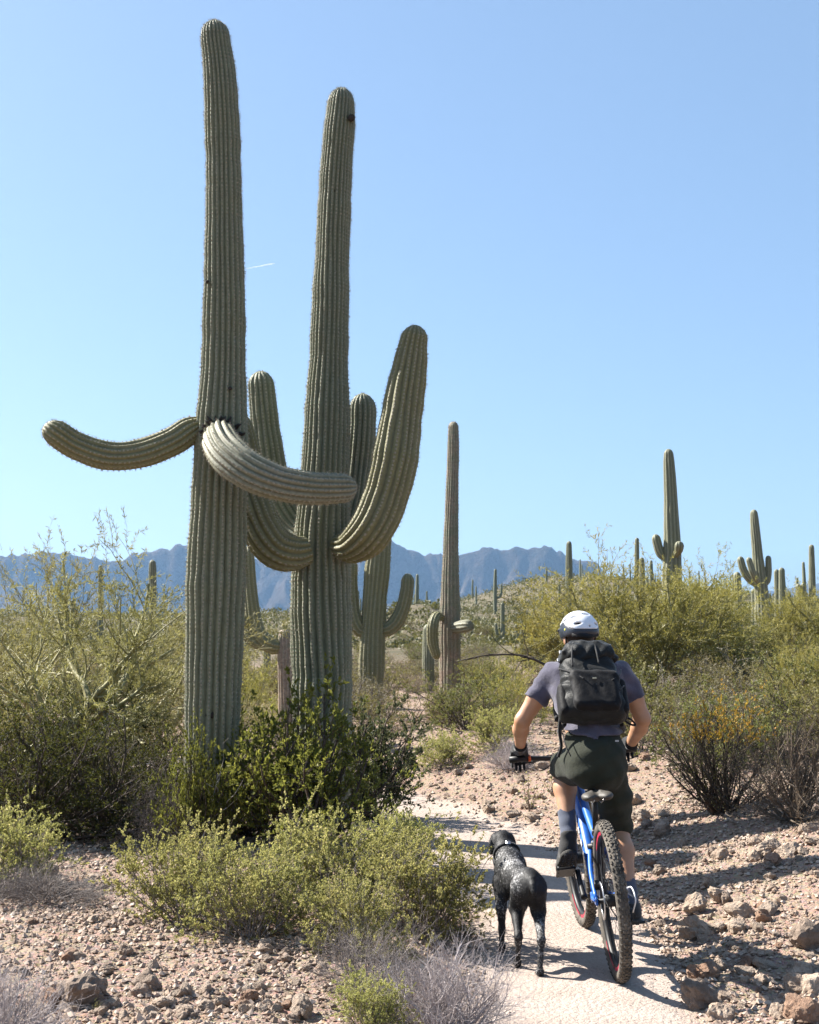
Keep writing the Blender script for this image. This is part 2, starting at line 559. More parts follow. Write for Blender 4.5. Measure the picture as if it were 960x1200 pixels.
# ================================================================== saguaros
def saguaro_material(name, cork=0.0, green=(0.178, 0.194, 0.127), groove=(0.105, 0.122, 0.076)):
    m, nt, out = new_mat(name); g = N(nt)
    uv = g('ShaderNodeUVMap').outputs[0]
    tc = g('ShaderNodeTexCoord').outputs['Object']
    sep = g('ShaderNodeSeparateXYZ', {0: uv})
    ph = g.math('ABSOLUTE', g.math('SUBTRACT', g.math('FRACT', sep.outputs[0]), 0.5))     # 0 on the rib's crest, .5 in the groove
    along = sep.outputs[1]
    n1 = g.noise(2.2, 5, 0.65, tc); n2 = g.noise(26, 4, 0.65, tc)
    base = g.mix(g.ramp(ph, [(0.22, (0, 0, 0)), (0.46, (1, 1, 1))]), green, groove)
    base = g.mix(g.ramp(n1, [(0.3, (0, 0, 0)), (0.75, (0.708, 0.696, 0.708))]), base, (0.177, 0.180, 0.100))
    base = g.mix(g.ramp(n2, [(0.40, (0.30, 0.30, 0.30)), (0.60, (0, 0, 0))]), base, (0.07, 0.066, 0.04))
    # corky brown bark, strongest at the foot
    foot = g('ShaderNodeAttribute', attribute_name='cork').outputs['Fac']
    ck = g.math('MULTIPLY', g.ramp(g.noise(5, 5, 0.7, tc), [(0.35, (0, 0, 0)), (0.6, (1, 1, 1))]), g.math('ADD', foot, cork))
    barkc = g.ramp(n2, [(0.3, (0.15, 0.105, 0.075)), (0.7, (0.33, 0.25, 0.19))])
    base = g.mix(g.math('MINIMUM', ck, 1.0), base, barkc)
    # areoles: small grey-brown pads in a row down each crest
    a = g.math('ABSOLUTE', g.math('SUBTRACT', g.math('FRACT', g.math('MULTIPLY', along, 33.0)), 0.5))
    d2 = g.math('ADD', g.math('POWER', g.math('MULTIPLY', ph, 5.5), 2.0), g.math('POWER', g.math('MULTIPLY', a, 2.4), 2.0))
    pad = g.ramp(d2, [(0.30, (1, 1, 1)), (0.55, (0, 0, 0))])
    base = g.mix(g.math('MULTIPLY', pad, 0.75), base, (0.28, 0.25, 0.19))
    hgt = g.math('ADD', g.math('MULTIPLY', pad, 0.5), g.math('MULTIPLY', n2, 0.6))
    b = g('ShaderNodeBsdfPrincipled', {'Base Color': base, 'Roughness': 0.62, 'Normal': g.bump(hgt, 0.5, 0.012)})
    b.inputs['Specular IOR Level'].default_value = 0.35
    nt.links.new(b.outputs[0], out.inputs[0])
    return m
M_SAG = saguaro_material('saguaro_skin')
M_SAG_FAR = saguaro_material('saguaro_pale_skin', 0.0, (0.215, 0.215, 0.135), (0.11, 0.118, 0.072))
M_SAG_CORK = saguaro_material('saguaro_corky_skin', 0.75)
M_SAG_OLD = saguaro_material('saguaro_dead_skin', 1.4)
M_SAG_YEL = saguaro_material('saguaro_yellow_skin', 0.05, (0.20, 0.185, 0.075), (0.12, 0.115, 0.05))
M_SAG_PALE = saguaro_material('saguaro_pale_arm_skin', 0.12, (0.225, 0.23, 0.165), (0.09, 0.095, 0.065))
M_SPINE = pbr('cactus_spine', (0.34, 0.30, 0.23), 0.7, nscale=5)
M_SCAB = pbr('dark_scab', (0.028, 0.021, 0.016), 0.9, nscale=40, bump=0.6)

def limb_geo(ctrl, radii, ribs=20, k=6, step=0.03, seed=0, depth=0.155, tipdome=None, foot=0.0, root=False, flat_tip=False):
    """ribbed cactus limb along control points; returns V, Q, T, uv, cork + spine seats"""
    rng = np.random.default_rng(seed)
    ctrl = np.asarray(ctrl, float); radii = np.asarray(radii, float)
    c = _cr(np.hstack([ctrl, radii[:, None]]), 16)
    s = np.concatenate([[0], np.cumsum(np.linalg.norm(np.diff(c[:, :3], axis=0), axis=1))])
    L = s[-1]
    n = max(10, int(L / step))
    dome = tipdome if tipdome else radii[-1] * 1.25
    ss = np.linspace(0, L - dome, n)
    td = np.linspace(0, 1, 9)[1:]
    ss = np.concatenate([ss, L - dome + dome * np.sin(td * PI / 2)])
    p = np.stack([np.interp(ss, s, c[:, i]) for i in range(3)], 1)
    R = np.interp(ss, s, c[:, 3])
    ker = np.convolve(np.pad(p[:, 0], 0), [1], 'same')
    q = np.clip((ss - (L - dome)) / dome, 0, 1)
    if flat_tip:
        R = R * (1 - 0.25 * q ** 4)
    else:
        R = R * np.sqrt(np.maximum(1 - q ** 2, 0.0009))
    wob = fbm(ss / 0.35, ss * 0 + seed, 3, seed) * 0.045 + fbm(ss / 0.10, ss * 0 + seed, 2, seed + 3) * 0.028
    R = R * (1 + wob * (1 - q))
    t = nrm(np.gradient(p, axis=0))
    u = nrm(np.cross(t[0], [0.3, 1, 0.1])); U = []
    for i in range(len(ss)):
        u = nrm(u - t[i] * (u @ t[i])); U.append(u)
    U = np.array(U); W = np.cross(t, U)
    m = ribs * k
    j = np.arange(m + 1)
    th = j * 2 * PI / m
    ph = ribs * th
    crest = np.abs(np.cos(ph / 2)) ** 0.8
    dep = depth * (1 - 0.35 * q) * np.ones_like(ss)
    irr = 1 + 0.035 * np.sin(th * 3 + seed) + 0.025 * np.sin(th * 2 + 2 * seed)
    twist = 0.10 * fbm(ss / 1.3, ss * 0 + 4, 2, seed + 7)
    thm = th[None] + twist[:, None] + (0.9 / ribs) * fbm(ss[:, None] / 0.5 + 0 * th[None], 2.2 * np.cos(th)[None] + 3.1 * np.sin(th)[None] + 0 * ss[:, None], 2, seed + 11)
    rr = R[:, None] * irr[None] * (1 + 0.05 * fbm(ss[:, None] / 0.22 + 0 * th[None], 2.5 * np.cos(th)[None] + 2.9 * np.sin(th)[None] + 0 * ss[:, None], 3, seed + 19)) * (1 - dep[:, None] * (1 - crest[None]))
    V = p[:, None] + rr[..., None] * (np.cos(thm)[..., None] * U[:, None] + np.sin(thm)[..., None] * W[:, None])
    nr = len(ss); m1 = m + 1
    i, jj = np.meshgrid(np.arange(nr - 1), np.arange(m), indexing='ij')
    Q = np.stack([i * m1 + jj, i * m1 + jj + 1, (i + 1) * m1 + jj + 1, (i + 1) * m1 + jj], -1).reshape(-1, 4)
    uv = np.stack(np.broadcast_arrays((ph / (2 * PI) + 0.5)[None], ss[:, None]), -1).reshape(-1, 2)
    cork = np.broadcast_to((foot * (1 - sstep(0.1, 1.5, ss)))[:, None], (nr, m1)).ravel().copy()
    V = V.reshape(-1, 3)
    T = np.zeros((0, 3), int)
    V = np.vstack([V, p[-1:] + (t[-1] * 0.004 if not flat_tip else -t[-1] * R[-1] * 0.3)])
    uv = np.vstack([uv, [[0.5, L]]]); cork = np.append(cork, 0.6 if flat_tip else 0)
    base = (nr - 1) * m1
    T = np.stack([base + np.arange(m), base + np.arange(m) + 1, np.full(m, len(V) - 1)], 1)
    # spine seats on the crests
    seats = []
    for a in range(ribs):
        sa = np.arange(0.02, L, 0.0303) + 0.015
        idx = np.clip(np.searchsorted(ss, sa), 1, nr - 1)
        row = idx * m1 + a * k
        pos = V[row]; out_ = nrm(pos - p[idx]); seats.append(np.hstack([pos, out_, t[idx]]))
    return V, Q, T, uv, cork, np.vstack(seats)

def spines_mesh(seats, seed, n=7, ln=0.021, w=0.0014):
    rng = np.random.default_rng(seed)
    m = len(seats)
    P0 = np.repeat(seats[:, :3], n, 0); O = np.repeat(seats[:, 3:6], n, 0); T = np.repeat(seats[:, 6:9], n, 0)
    B = np.cross(O, T)
    a = rng.uniform(0, 2 * PI, m * n); sp = rng.uniform(0.35, 1.5, m * n)
    d = nrm(O + (np.cos(a) * sp)[:, None] * T + (np.sin(a) * sp)[:, None] * B)
    side = nrm(np.cross(d, rng.normal(size=d.shape)))
    L = ln * rng.uniform(0.6, 1.3, m * n)
    V = np.stack([P0 - side * w, P0 + side * w, P0 + d * L[:, None]], 1).reshape(-1, 3)
    return mk('spines', V, np.arange(len(V)).reshape(-1, 3), False)

def limb(name, parent, ctrl, radii, mat, seed, spine=True, ribs=20, k=6, step=0.036, foot=0.0, origin=None, sub_of=None, spn=5, **kw):
    origin = np.zeros(3) if origin is None else origin
    V, Q, T, uv, cork, seats = limb_geo(np.asarray(ctrl) - origin, radii, ribs, k, step, seed, foot=foot, **kw)
    me = mk(name, V, [Q, T], True, {'cork': cork}, uv)
    o = obj(name, me, mat, parent)
    if spine:
        tag(obj('spines', spines_mesh(seats, seed, spn), M_SPINE, o), kind='stuff')
    return o

def px_limb(pts, Y, scale=1.0):
    """pts: (px, py, width_px[, depth]) -> control points and radii"""
    c, r = [], []
    for q in pts:
        d = q[3] if len(q) > 3 else Y
        c.append(P(q[0], q[1], d)); r.append(q[2] / 2 / ppm(d) * scale)
    return np.array(c), np.array(r)

def ground_foot(c, r, spread=1.0):
    """extend a trunk straight down into the ground"""
    x, y = c[0][0], c[0][1]
    z = h1(x, y)
    if c[0][2] > z:
        c = np.vstack([[x, y, z - 0.12], c]); r = np.concatenate([[r[0] * spread], r])
    return c, r, np.array([x, y, z])

# ---- the tall saguaro with two low drooping arms
def saguaro_tall():
    Y = 10.3
    c, r = px_limb([(247, 950, 60), (248, 860, 63), (252.5, 700, 70), (256, 600, 68), (259.5, 500, 61), (262, 400, 51), (262.5, 300, 47), (262, 200, 43), (258, 100, 40), (252.5, 50, 36), (251, 24, 33)], Y)
    c, r, o = ground_foot(c, r, 0.95)
    root = thing('saguaro', 'tallest saguaro, single trunk with two low arms drooping and curling up at mid height', 'cactus', o)
    limb('trunk', root, c, r, M_SAG, 11, ribs=23, foot=0.35, origin=o, spn=5)
    ca, ra = px_limb([(238, 497, 20, 10.28), (222, 505, 33, 10.25), (200, 519, 35, 10.2), (165, 532, 35, 10.15), (128, 535, 34, 10.1), (92, 524, 34, 10.05), (66, 508, 33, 10.0), (52, 499, 30, 10.0)], Y)
    limb('arm', root, ca, ra, M_SAG_YEL, 12, ribs=15, origin=o)
    cb, rb = px_limb([(259, 508, 34, 10.22), (258, 516, 42, 10.02), (268, 533, 46, 9.86), (292, 552, 44, 9.74), (325, 566, 41, 9.72), (362, 572, 38, 9.78), (395, 572.5, 35, 9.84), (418, 571, 32, 9.9)], Y)
    o2 = limb('arm', root, cb, rb, M_SAG_PALE, 13, ribs=16, origin=o)
    o2['label'] = 'pale scarred arm curving out over the trunk'
    # dark scabs round the arm's joint
    rng = np.random.default_rng(5); b = MB()
    for i in range(34):
        a = rng.uniform(-0.25, PI + 0.25); rr = rng.uniform(15, 24)
        p0 = P(259 + math.cos(a) * rr * 0.9, 508 - math.sin(a) * rr * 0.62, Y - 0.205 + abs(math.cos(a)) * 0.055)
        p1 = p0 + np.array([math.cos(a), -0.25, math.sin(a)]) * rng.uniform(0.02, 0.06) + rng.normal(0, 0.012, 3)
        b.tube([p0 - [0, -0.03, 0] - o, (p0 + p1) / 2 - o + rng.normal(0, 0.006, 3), p1 - o], [0.020, 0.013, 0.002], 5)
    obj('scab', b.mesh('scab'), M_SCAB, root)
    # small holes pecked in the trunk
    for (hx, hy, hr) in ((246, 838, 5), (270, 455, 2.2), (243, 330, 2.0)):
        b = MB(); p = P(hx, hy, Y - 0.19)
        ang = np.linspace(0, 2 * PI, 11)[:-1]
        q = P(hx, hy, Y - 0.03)
        b.tube([p + [0, -0.012, 0] - o, p - o, q - o], [hr / ppm(Y) * 0.6, hr / ppm(Y), hr / ppm(Y)], 10)
        obj('scar', b.mesh('scar'), M_SCAB, root)
    return root
saguaro_tall()

def saguaro_many_armed():
    Y = 11.15
    c, r = px_limb([(378, 900, 66), (378, 830, 70), (377, 740, 73), (377, 650, 71), (381, 560, 59), (384, 480, 53), (386, 400, 47), (389.5, 300, 42), (394, 200, 40), (398.5, 140, 36), (401, 103, 30)], Y)
    c, r, o = ground_foot(c, r, 0.95)
    root = thing('saguaro', 'stout saguaro with four upswept arms behind the tallest one', 'cactus', o)
    limb('trunk', root, c, r, M_SAG, 21, ribs=24, foot=0.3, origin=o, spn=5)
    arms = [
        [(398, 640, 30, 10.95), (413, 640, 40, 10.85), (432, 624, 50, 10.75), (449, 590, 53, 10.75), (461, 545, 52, 10.75), (470, 490, 48, 10.78), (478, 440, 43, 10.8), (483, 408, 35, 10.8), (486, 392, 32, 10.8), (487.5, 381, 27, 10.8)],
        [(392, 640, 26, 11.35), (406, 622, 32, 11.5), (415, 590, 33, 11.6), (420, 550, 33, 11.65), (424, 505, 32, 11.65), (425, 461, 29, 11.65)],
        [(362, 630, 28, 11.4), (345, 612, 35, 11.55), (329, 585, 37, 11.6), (318, 545, 36, 11.6), (310, 490, 35, 11.6), (305, 435, 32, 11.6)],
        [(360, 645, 34, 10.95), (343, 648, 45, 10.9), (322, 642, 50, 10.85), (305, 618, 50, 10.85), (292, 580, 48, 10.9), (282, 535, 46, 10.9), (270, 480, 42, 10.9)],
    ]
    for i, a in enumerate(arms):
        ca, ra = px_limb(a, Y)
        limb('arm', root, ca, ra, M_SAG_YEL if i in (0, 3) else M_SAG, 22 + i, ribs=16, origin=o, spn=5)
    for (hx, hy, hr) in ((391, 224, 3.0), (390, 334, 3.0), (412, 138, 4.5)):
        b = MB(); p = P(hx, hy, Y - 0.125); q = P(hx, hy, Y - 0.02)
        b.tube([p - [0, 0.01, 0] - o, p - o, q - o], [hr / ppm(Y) * 0.6, hr / ppm(Y), hr / ppm(Y)], 10)
        obj('scar', b.mesh('scar'), M_SCAB, root)
saguaro_many_armed()

def saguaro_px(label, Y, trunk, arms=(), mat=None, arm_mat=None, seed=0, group=None, ribs=16, foot=0.2, spine=False, arm_opts=None, flat=False):
    c, r = px_limb(trunk, Y)
    c, r, o = ground_foot(c, r)
    root = thing('saguaro', label, 'cactus', o, group=group)
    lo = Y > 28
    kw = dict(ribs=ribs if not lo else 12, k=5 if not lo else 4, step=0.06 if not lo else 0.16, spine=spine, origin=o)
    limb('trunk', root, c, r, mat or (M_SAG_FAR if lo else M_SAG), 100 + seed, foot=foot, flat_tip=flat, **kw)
    for i, a in enumerate(arms):
        ca, ra = px_limb(a, Y)
        kw['ribs'] = 11 if not lo else 9
        limb('arm', root, ca, ra, (arm_mat or {}).get(i, mat or (M_SAG_FAR if lo else M_SAG)), 300 + seed * 7 + i, flat_tip=((arm_opts or {}).get(i) == 'flat'), **kw)
    return root

saguaro_px('green saguaro with one short upturned arm standing behind the stout four-armed saguaro', 20.0,
    [(434, 815, 29), (437, 760, 29), (440, 700, 28), (445, 640, 27), (449, 590, 24), (452, 560, 20)],
    [[(440, 738, 12), (452, 738, 17), (463, 730, 18), (472, 712, 17), (477, 690, 16), (478, 672, 14)],
     [(432, 740, 12), (422, 738, 17), (415, 722, 17), (412, 695, 16), (412, 655, 14)]], mat=M_SAG_YEL, seed=1, spine=True)
saguaro_px('slender saguaro with pinkish brown corky trunk and a broken stub arm', 22.0,
    [(528, 832, 27), (528, 790, 26), (527.5, 730, 25), (528, 680, 21), (529, 620, 17), (530.5, 560, 15), (531.5, 520, 14), (531.5, 494, 12)],
    [[(518, 724, 8, 21.9), (512, 722, 11, 21.8), (507.5, 732, 13, 21.7), (507, 750, 13, 21.7), (511, 766, 11, 21.7), (514, 772, 9, 21.7)],
     [(530, 736, 11, 21.9), (537, 735, 14, 21.8), (544, 734, 15, 21.7), (552, 733, 14, 21.6)]], mat=M_SAG_CORK, arm_mat={0: M_SAG_YEL, 1: M_SAG_PALE}, arm_opts={1: 'flat'}, seed=2, spine=True, foot=0.6)
saguaro_px('short armless dark green saguaro beside the slender corky one', 24.5, [(502, 800, 14), (502, 770, 14), (502, 745, 13), (502, 731, 11)], seed=3)
saguaro_px('dead brown saguaro stump with arms still curling upward', 16.5,
    [(338, 835, 24), (337, 790, 23), (336, 758, 21), (335, 738, 16)],
    [[(333, 757, 12), (322, 757, 19), (309, 750, 20), (300, 735, 19), (295, 705, 17), (292, 670, 16), (291, 640, 14)],
     [(318, 757, 9), (304, 756, 12), (292, 748, 13), (284, 735, 12), (280, 715, 10)]], mat=M_SAG_OLD, arm_mat={0: M_SAG_YEL, 1: M_SAG_YEL}, seed=4, foot=0.8, flat=True)
saguaro_px('small blue-green saguaro leaning on the flat behind the tallest saguaro', 27, [(285, 800, 10), (287, 780, 10), (289, 762, 9), (290, 748, 7)], seed=5)
saguaro_px('thin young saguaro beyond the dead brown stump', 30, [(313, 785, 9), (313, 768, 9), (313, 755, 8)], seed=6)

# right-hand group
saguaro_px('tall thick saguaro with two stubby round arms rising behind the yellow palo verde', 32,
    [(787, 720, 22), (787, 690, 22), (788, 650, 21), (787, 610, 18), (785.5, 570, 15), (784, 540, 13), (783.5, 526, 10)],
    [[(782, 655, 8), (777, 652, 10), (773, 646, 11), (770, 636, 11), (768, 626, 9)], [(792, 650, 8, 31.8), (795, 645, 10, 31.6), (796, 640, 11, 31.4), (796, 634, 10, 31.4)]], seed=7)
saguaro_px('candelabra saguaro with three short upturned arms on the slope', 37,
    [(896, 760, 17), (894, 735, 18), (893, 700, 17), (890, 670, 14), (887, 640, 12), (884.5, 612, 10), (883.5, 597, 8)],
    [[(891, 686, 8), (884, 683, 9), (877, 677, 9), (871, 667, 9), (867, 652, 8)], [(888, 682, 7, 36.6), (883, 673, 8, 36.4), (880, 664, 8, 36.4), (877, 653, 7, 36.4)], [(894, 686, 7), (899, 681, 8), (900.5, 670, 8), (900.5, 651, 7)]], seed=8)
saguaro_px('short straight saguaro close to the candelabra one', 42, [(865, 740, 11), (864.5, 705, 11), (864, 685, 10), (864, 670, 8)], seed=9)
saguaro_px('slim saguaro half hidden behind the candelabra one', 50, [(884, 740, 7), (884, 710, 7), (883, 690, 6)], seed=10)
G = 'pair of slim saguaros side by side on the slope'
saguaro_px('one of two slim saguaros side by side on the slope', 46, [(911, 740, 7), (911, 700, 7), (910, 667, 6)], seed=11, group=G)
saguaro_px('one of two slim saguaros side by side on the slope', 45, [(918, 740, 9), (917, 700, 9), (916, 665, 7)], seed=12, group=G)
saguaro_px('stubby saguaro next to the two slim ones', 48, [(925, 745, 7), (925, 715, 7), (924, 693, 6)], seed=13)
saguaro_px('slim saguaro with two leaning side arms at the edge of the slope', 44, [(952, 740, 8), (952, 690, 8), (951.5, 660, 7), (951, 638, 6)],
    [[(950, 722, 4), (944, 714, 7), (939, 700, 7), (935, 684, 6)], [(950, 720, 4), (947, 712, 6), (944, 700, 6), (941, 683, 5)]], seed=14)
saguaro_px('slim saguaro poking up through the palo verde crown', 27, [(666, 760, 9), (667, 700, 9), (667, 660, 8), (667, 634, 6)], seed=15)
saguaro_px('thin saguaro behind the palo verde beside the tall thick one', 36, [(747, 740, 7), (747, 690, 7), (746.5, 655, 6), (746.5, 630, 5)], seed=16)
saguaro_px('stubbier saguaro touching the thin one behind the palo verde', 35, [(753, 740, 8), (753, 700, 8), (752, 653, 6)], seed=17)
# left-hand group
saguaro_px('round-headed saguaro standing behind the feathery palo verde trees', 30, [(179, 740, 9), (179, 700, 9), (179, 675, 9), (179, 656, 8)], seed=18)
saguaro_px('thin dark saguaro far behind the palo verde branches', 55, [(118, 740, 6), (118, 700, 6), (118, 662, 5)], seed=19)
G = 'straight saguaros seen through the palo verde trees'
for i, (x, y0, y1, w, Y) in enumerate([(78, 760, 698, 6, 40), (86, 762, 703, 7, 42), (107, 760, 725, 4, 52), (113, 760, 724, 4, 54)]):
    saguaro_px('straight saguaro seen through the thin palo verde branches', Y, [(x, y0, w), (x, (y0 + y1) / 2, w), (x, y1, w * 0.8)], seed=20 + i, group=G)
# hillside
saguaro_px('two-armed saguaro on the hillside below the crest', 68, [(589, 760, 5.5), (589, 735, 5.5), (589, 706, 4.5)], [[(588, 748, 3), (584, 746, 4), (582, 740, 4), (581, 730, 3.5)], [(590, 750, 3), (593, 748, 3), (595, 742, 3)]], seed=30)
saguaro_px('saguaro with two stub arms rising from the brush near the bare branch', 48, [(611, 775, 6), (611, 765, 6), (610.5, 753, 5)], [[(610, 768, 3), (614, 766, 4), (615, 758, 3.5)], [(609, 770, 3), (605, 768, 5), (604, 757, 4)]], seed=31)
saguaro_px('stout armless saguaro above the brush on the hillside', 62, [(606, 750, 5), (606, 740, 5), (605.5, 731, 4)], seed=32)
saguaro_px('double-stemmed saguaro on the hillside', 64, [(612, 750, 5), (612, 740, 5), (612, 731, 4)], [[(612, 746, 3), (616, 744, 4), (617, 733, 3.5)]], seed=33)

def far_saguaros():
    """slim saguaros dotted over the far hill, each its own cactus"""
    rng = np.random.default_rng(3)
    protos = []
    for k in range(3):
        hgt = [4.6, 5.4, 3.8][k]
        lb = ['tiny distant saguaro pole dotting the hill', 'tiny distant saguaro with one arm dotting the hill', 'tiny short distant saguaro dotting the hill'][k]
        root = thing('saguaro', lb, 'cactus', (0, 0, 0), group='far saguaros dotted over the hills ' + 'abc'[k])
        limb('trunk', root, [(0, 0, -0.3), (0, 0, hgt * 0.5), (0.05, 0, hgt)], [0.24, 0.24, 0.17], M_SAG, 400 + k, spine=False, ribs=9, k=3, step=0.5)
        if k == 1:
            limb('arm', root, [(0.1, 0, 1.9), (0.55, 0, 2.0), (0.75, 0, 2.5), (0.78, 0, 3.6)], [0.12, 0.15, 0.15, 0.12], M_SAG, 410, spine=False, ribs=8, k=3, step=0.3)
        protos.append(root)
    used = [False] * 3
    spots = []
    for i in range(1200):
        Y = rng.uniform(135, 340); px = rng.uniform(290, 960)
        x = (px - CX) / F * Y
        spots.append((x, Y))
    n = 0
    for (x, Y) in spots:
        if n >= 52: break
        if any((x - a) ** 2 + (Y - b) ** 2 < 60 for a, b in spots[:0]): continue
        k = int(rng.integers(0, 3)); z = h1(x, Y); sc = float(rng.uniform(0.6, 1.0)); rz = float(rng.uniform(0, 6.28))
        if not used[k]:
            protos[k].location = (x, Y, z); protos[k].scale = (sc,) * 3; used[k] = True
        else:
            dup(protos[k], (x, Y, z), rz, sc)
        n += 1
far_saguaros()
# ================================================================== plants
def leaf_material(name, stops, trans=0.35, rough=0.55, rvar=0.25, spec=0.3):
    """stops: colour ramp over a per-leaf random tone"""
    m, nt, out = new_mat(name); g = N(nt)
    tone = g('ShaderNodeAttribute', attribute_name='tone').outputs['Fac']
    rnd = g('ShaderNodeObjectInfo').outputs['Random']
    c = g.ramp(tone, stops)
    k = g.math('MULTIPLY_ADD', rnd, rvar, 1.0 - rvar / 2)
    hs = g('ShaderNodeHueSaturation', {'Color': c, 'Value': k, 'Hue': g.math('MULTIPLY_ADD', rnd, 0.02, 0.49)})
    b = g('ShaderNodeBsdfPrincipled', {'Base Color': hs, 'Roughness': rough})
    b.inputs['Specular IOR Level'].default_value = spec
    t = g('ShaderNodeBsdfTranslucent', {'Color': g.mix(0.10, hs.outputs[0], (0.5, 0.45, 0.05), 'MIX')})
    mx = g('ShaderNodeMixShader', {0: trans, 1: b.outputs[0], 2: t.outputs[0]})
    nt.links.new(mx.outputs[0], out.inputs[0])
    return m

def bark_material(name, c1, c2, rough=0.8):
    m, nt, out = new_mat(name); g = N(nt)
    tc = g('ShaderNodeTexCoord').outputs['Object']
    n = g.noise(18, 5, 0.65, tc)
    b = g('ShaderNodeBsdfPrincipled', {'Base Color': g.ramp(n, [(0.3, c1), (0.7, c2)]), 'Roughness': rough, 'Normal': g.bump(g.noise(90, 3, 0.6, tc), 0.5, 0.004)})
    b.inputs['Specular IOR Level'].default_value = 0.2
    nt.links.new(b.outputs[0], out.inputs[0])
    return m

L_BURS = leaf_material('bursage_leaf', [(0.0, (0.165, 0.166, 0.057)), (0.45, (0.293, 0.292, 0.103)), (0.8, (0.423, 0.402, 0.151)), (1.0, (0.502, 0.431, 0.217))], 0.5, 0.6, 0.25, 0.15)
L_JOJO = leaf_material('jojoba_leaf', [(0.0, (0.064, 0.080, 0.020)), (0.5, (0.122, 0.134, 0.030)), (1.0, (0.222, 0.217, 0.048))], 0.5, 0.5, 0.25, 0.15)
L_JOJOG = leaf_material('jojoba_grey_leaf', [(0.0, (0.033, 0.043, 0.023)), (0.5, (0.062, 0.075, 0.042)), (1.0, (0.104, 0.116, 0.070))], 0.35, 0.55, 0.25, 0.15)
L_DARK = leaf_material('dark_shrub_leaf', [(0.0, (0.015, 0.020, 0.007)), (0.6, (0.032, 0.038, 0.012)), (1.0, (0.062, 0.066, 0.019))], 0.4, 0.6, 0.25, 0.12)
L_PALO = leaf_material('palo_verde_twig', [(0.0, (0.154, 0.143, 0.034)), (0.5, (0.268, 0.239, 0.058)), (1.0, (0.393, 0.335, 0.096))], 0.35)
L_PALOL = leaf_material('palo_verde_pale_twig', [(0.0, (0.147, 0.138, 0.051)), (0.5, (0.231, 0.215, 0.081)), (1.0, (0.313, 0.285, 0.118))], 0.35)
L_OLIVE = leaf_material('olive_scrub_leaf', [(0.0, (0.085, 0.079, 0.027)), (0.5, (0.153, 0.135, 0.046)), (1.0, (0.247, 0.209, 0.085))], 0.35, rvar=0.5)
L_SAGE = leaf_material('sage_scrub_leaf', [(0.0, (0.111, 0.102, 0.061)), (0.5, (0.188, 0.169, 0.096)), (1.0, (0.274, 0.237, 0.146))], 0.3, rvar=0.5)
L_GREEN = leaf_material('green_scrub_leaf', [(0.0, (0.064, 0.075, 0.020)), (0.5, (0.124, 0.135, 0.038)), (1.0, (0.204, 0.201, 0.070))], 0.38, rvar=0.4)
L_HILL = leaf_material('hillside_scrub_leaf', [(0.0, (0.045, 0.05, 0.018)), (0.5, (0.10, 0.10, 0.04)), (1.0, (0.17, 0.155, 0.07))], 0.25)
L_TAN = leaf_material('dry_scrub_leaf', [(0.0, (0.171, 0.122, 0.077)), (0.5, (0.255, 0.194, 0.128)), (1.0, (0.341, 0.268, 0.184))], 0.3, rvar=0.4)
L_FLOW = leaf_material('orange_yellow_bloom', [(0.0, (0.24, 0.17, 0.02)), (0.5, (0.42, 0.28, 0.03)), (0.8, (0.50, 0.30, 0.05)), (1.0, (0.45, 0.22, 0.10))], 0.35)
B_GREY = bark_material('grey_twig', (0.131, 0.111, 0.100), (0.253, 0.221, 0.203))
B_LAV = bark_material('pale_dry_twig', (0.279, 0.239, 0.232), (0.475, 0.423, 0.413))
B_DARK = bark_material('dark_bark', (0.041, 0.031, 0.023), (0.095, 0.074, 0.059))
B_BROWN = bark_material('brown_twig', (0.090, 0.068, 0.050), (0.180, 0.144, 0.108))
B_PALO = bark_material('palo_verde_bark', (0.153, 0.149, 0.063), (0.297, 0.270, 0.135), 0.6)
B_DEAD = bark_material('bleached_branch', (0.275, 0.245, 0.214), (0.444, 0.406, 0.359))

def grow(p0, d, L, r, nseg, wander, up, rng, taper=0.45):
    """grow a set of branches at once: returns points (n, nseg+1, 3) and radii"""
    n = len(p0); d = nrm(d); pts = [np.asarray(p0, float)]
    for s in range(nseg):
        d = nrm(d + wander * rng.normal(size=(n, 3)) + np.array([0, 0, up]))
        pts.append(pts[-1] + d * (L / nseg)[:, None])
    pts = np.stack(pts, 1)
    f = np.linspace(1, taper, nseg + 1)
    return pts, r[:, None] * f[None]

def sprout(pts, rads, per, t0, t1, spread, rng):
    """child starts along parents"""
    n, m, _ = pts.shape
    idx = np.repeat(np.arange(n), per); t = rng.uniform(t0, t1, len(idx)) * (m - 1)
    i = np.minimum(t.astype(int), m - 2); f = t - i
    p = pts[idx, i] * (1 - f)[:, None] + pts[idx, i + 1] * f[:, None]
    d = nrm(pts[idx, i + 1] - pts[idx, i])
    d = nrm(d + spread * rng.normal(size=d.shape))
    r = rads[idx, i] * (1 - f) + rads[idx, i + 1] * f
    return p, d, r

def tubes_geo(pts, rads, k=3):
    n, m, _ = pts.shape
    t = np.gradient(pts, axis=1); t = nrm(t)
    ref = np.where(np.abs(t[..., 2:3]) < 0.9, np.array([0, 0, 1.0]), np.array([1.0, 0, 0]))
    ref = np.broadcast_to(ref[:, :1], t.shape)
    u = nrm(np.cross(t, ref)); w = np.cross(t, u)
    a = np.arange(k) * 2 * PI / k
    V = pts[:, :, None] + rads[:, :, None, None] * (np.cos(a)[None, None, :, None] * u[:, :, None] + np.sin(a)[None, None, :, None] * w[:, :, None])
    b, i, j = np.meshgrid(np.arange(n), np.arange(m - 1), np.arange(k), indexing='ij')
    j2 = (j + 1) % k; o = b * m * k
    Q = np.stack([o + i * k + j, o + i * k + j2, o + (i + 1) * k + j2, o + (i + 1) * k + j], -1).reshape(-1, 4)
    return V.reshape(-1, 3), Q

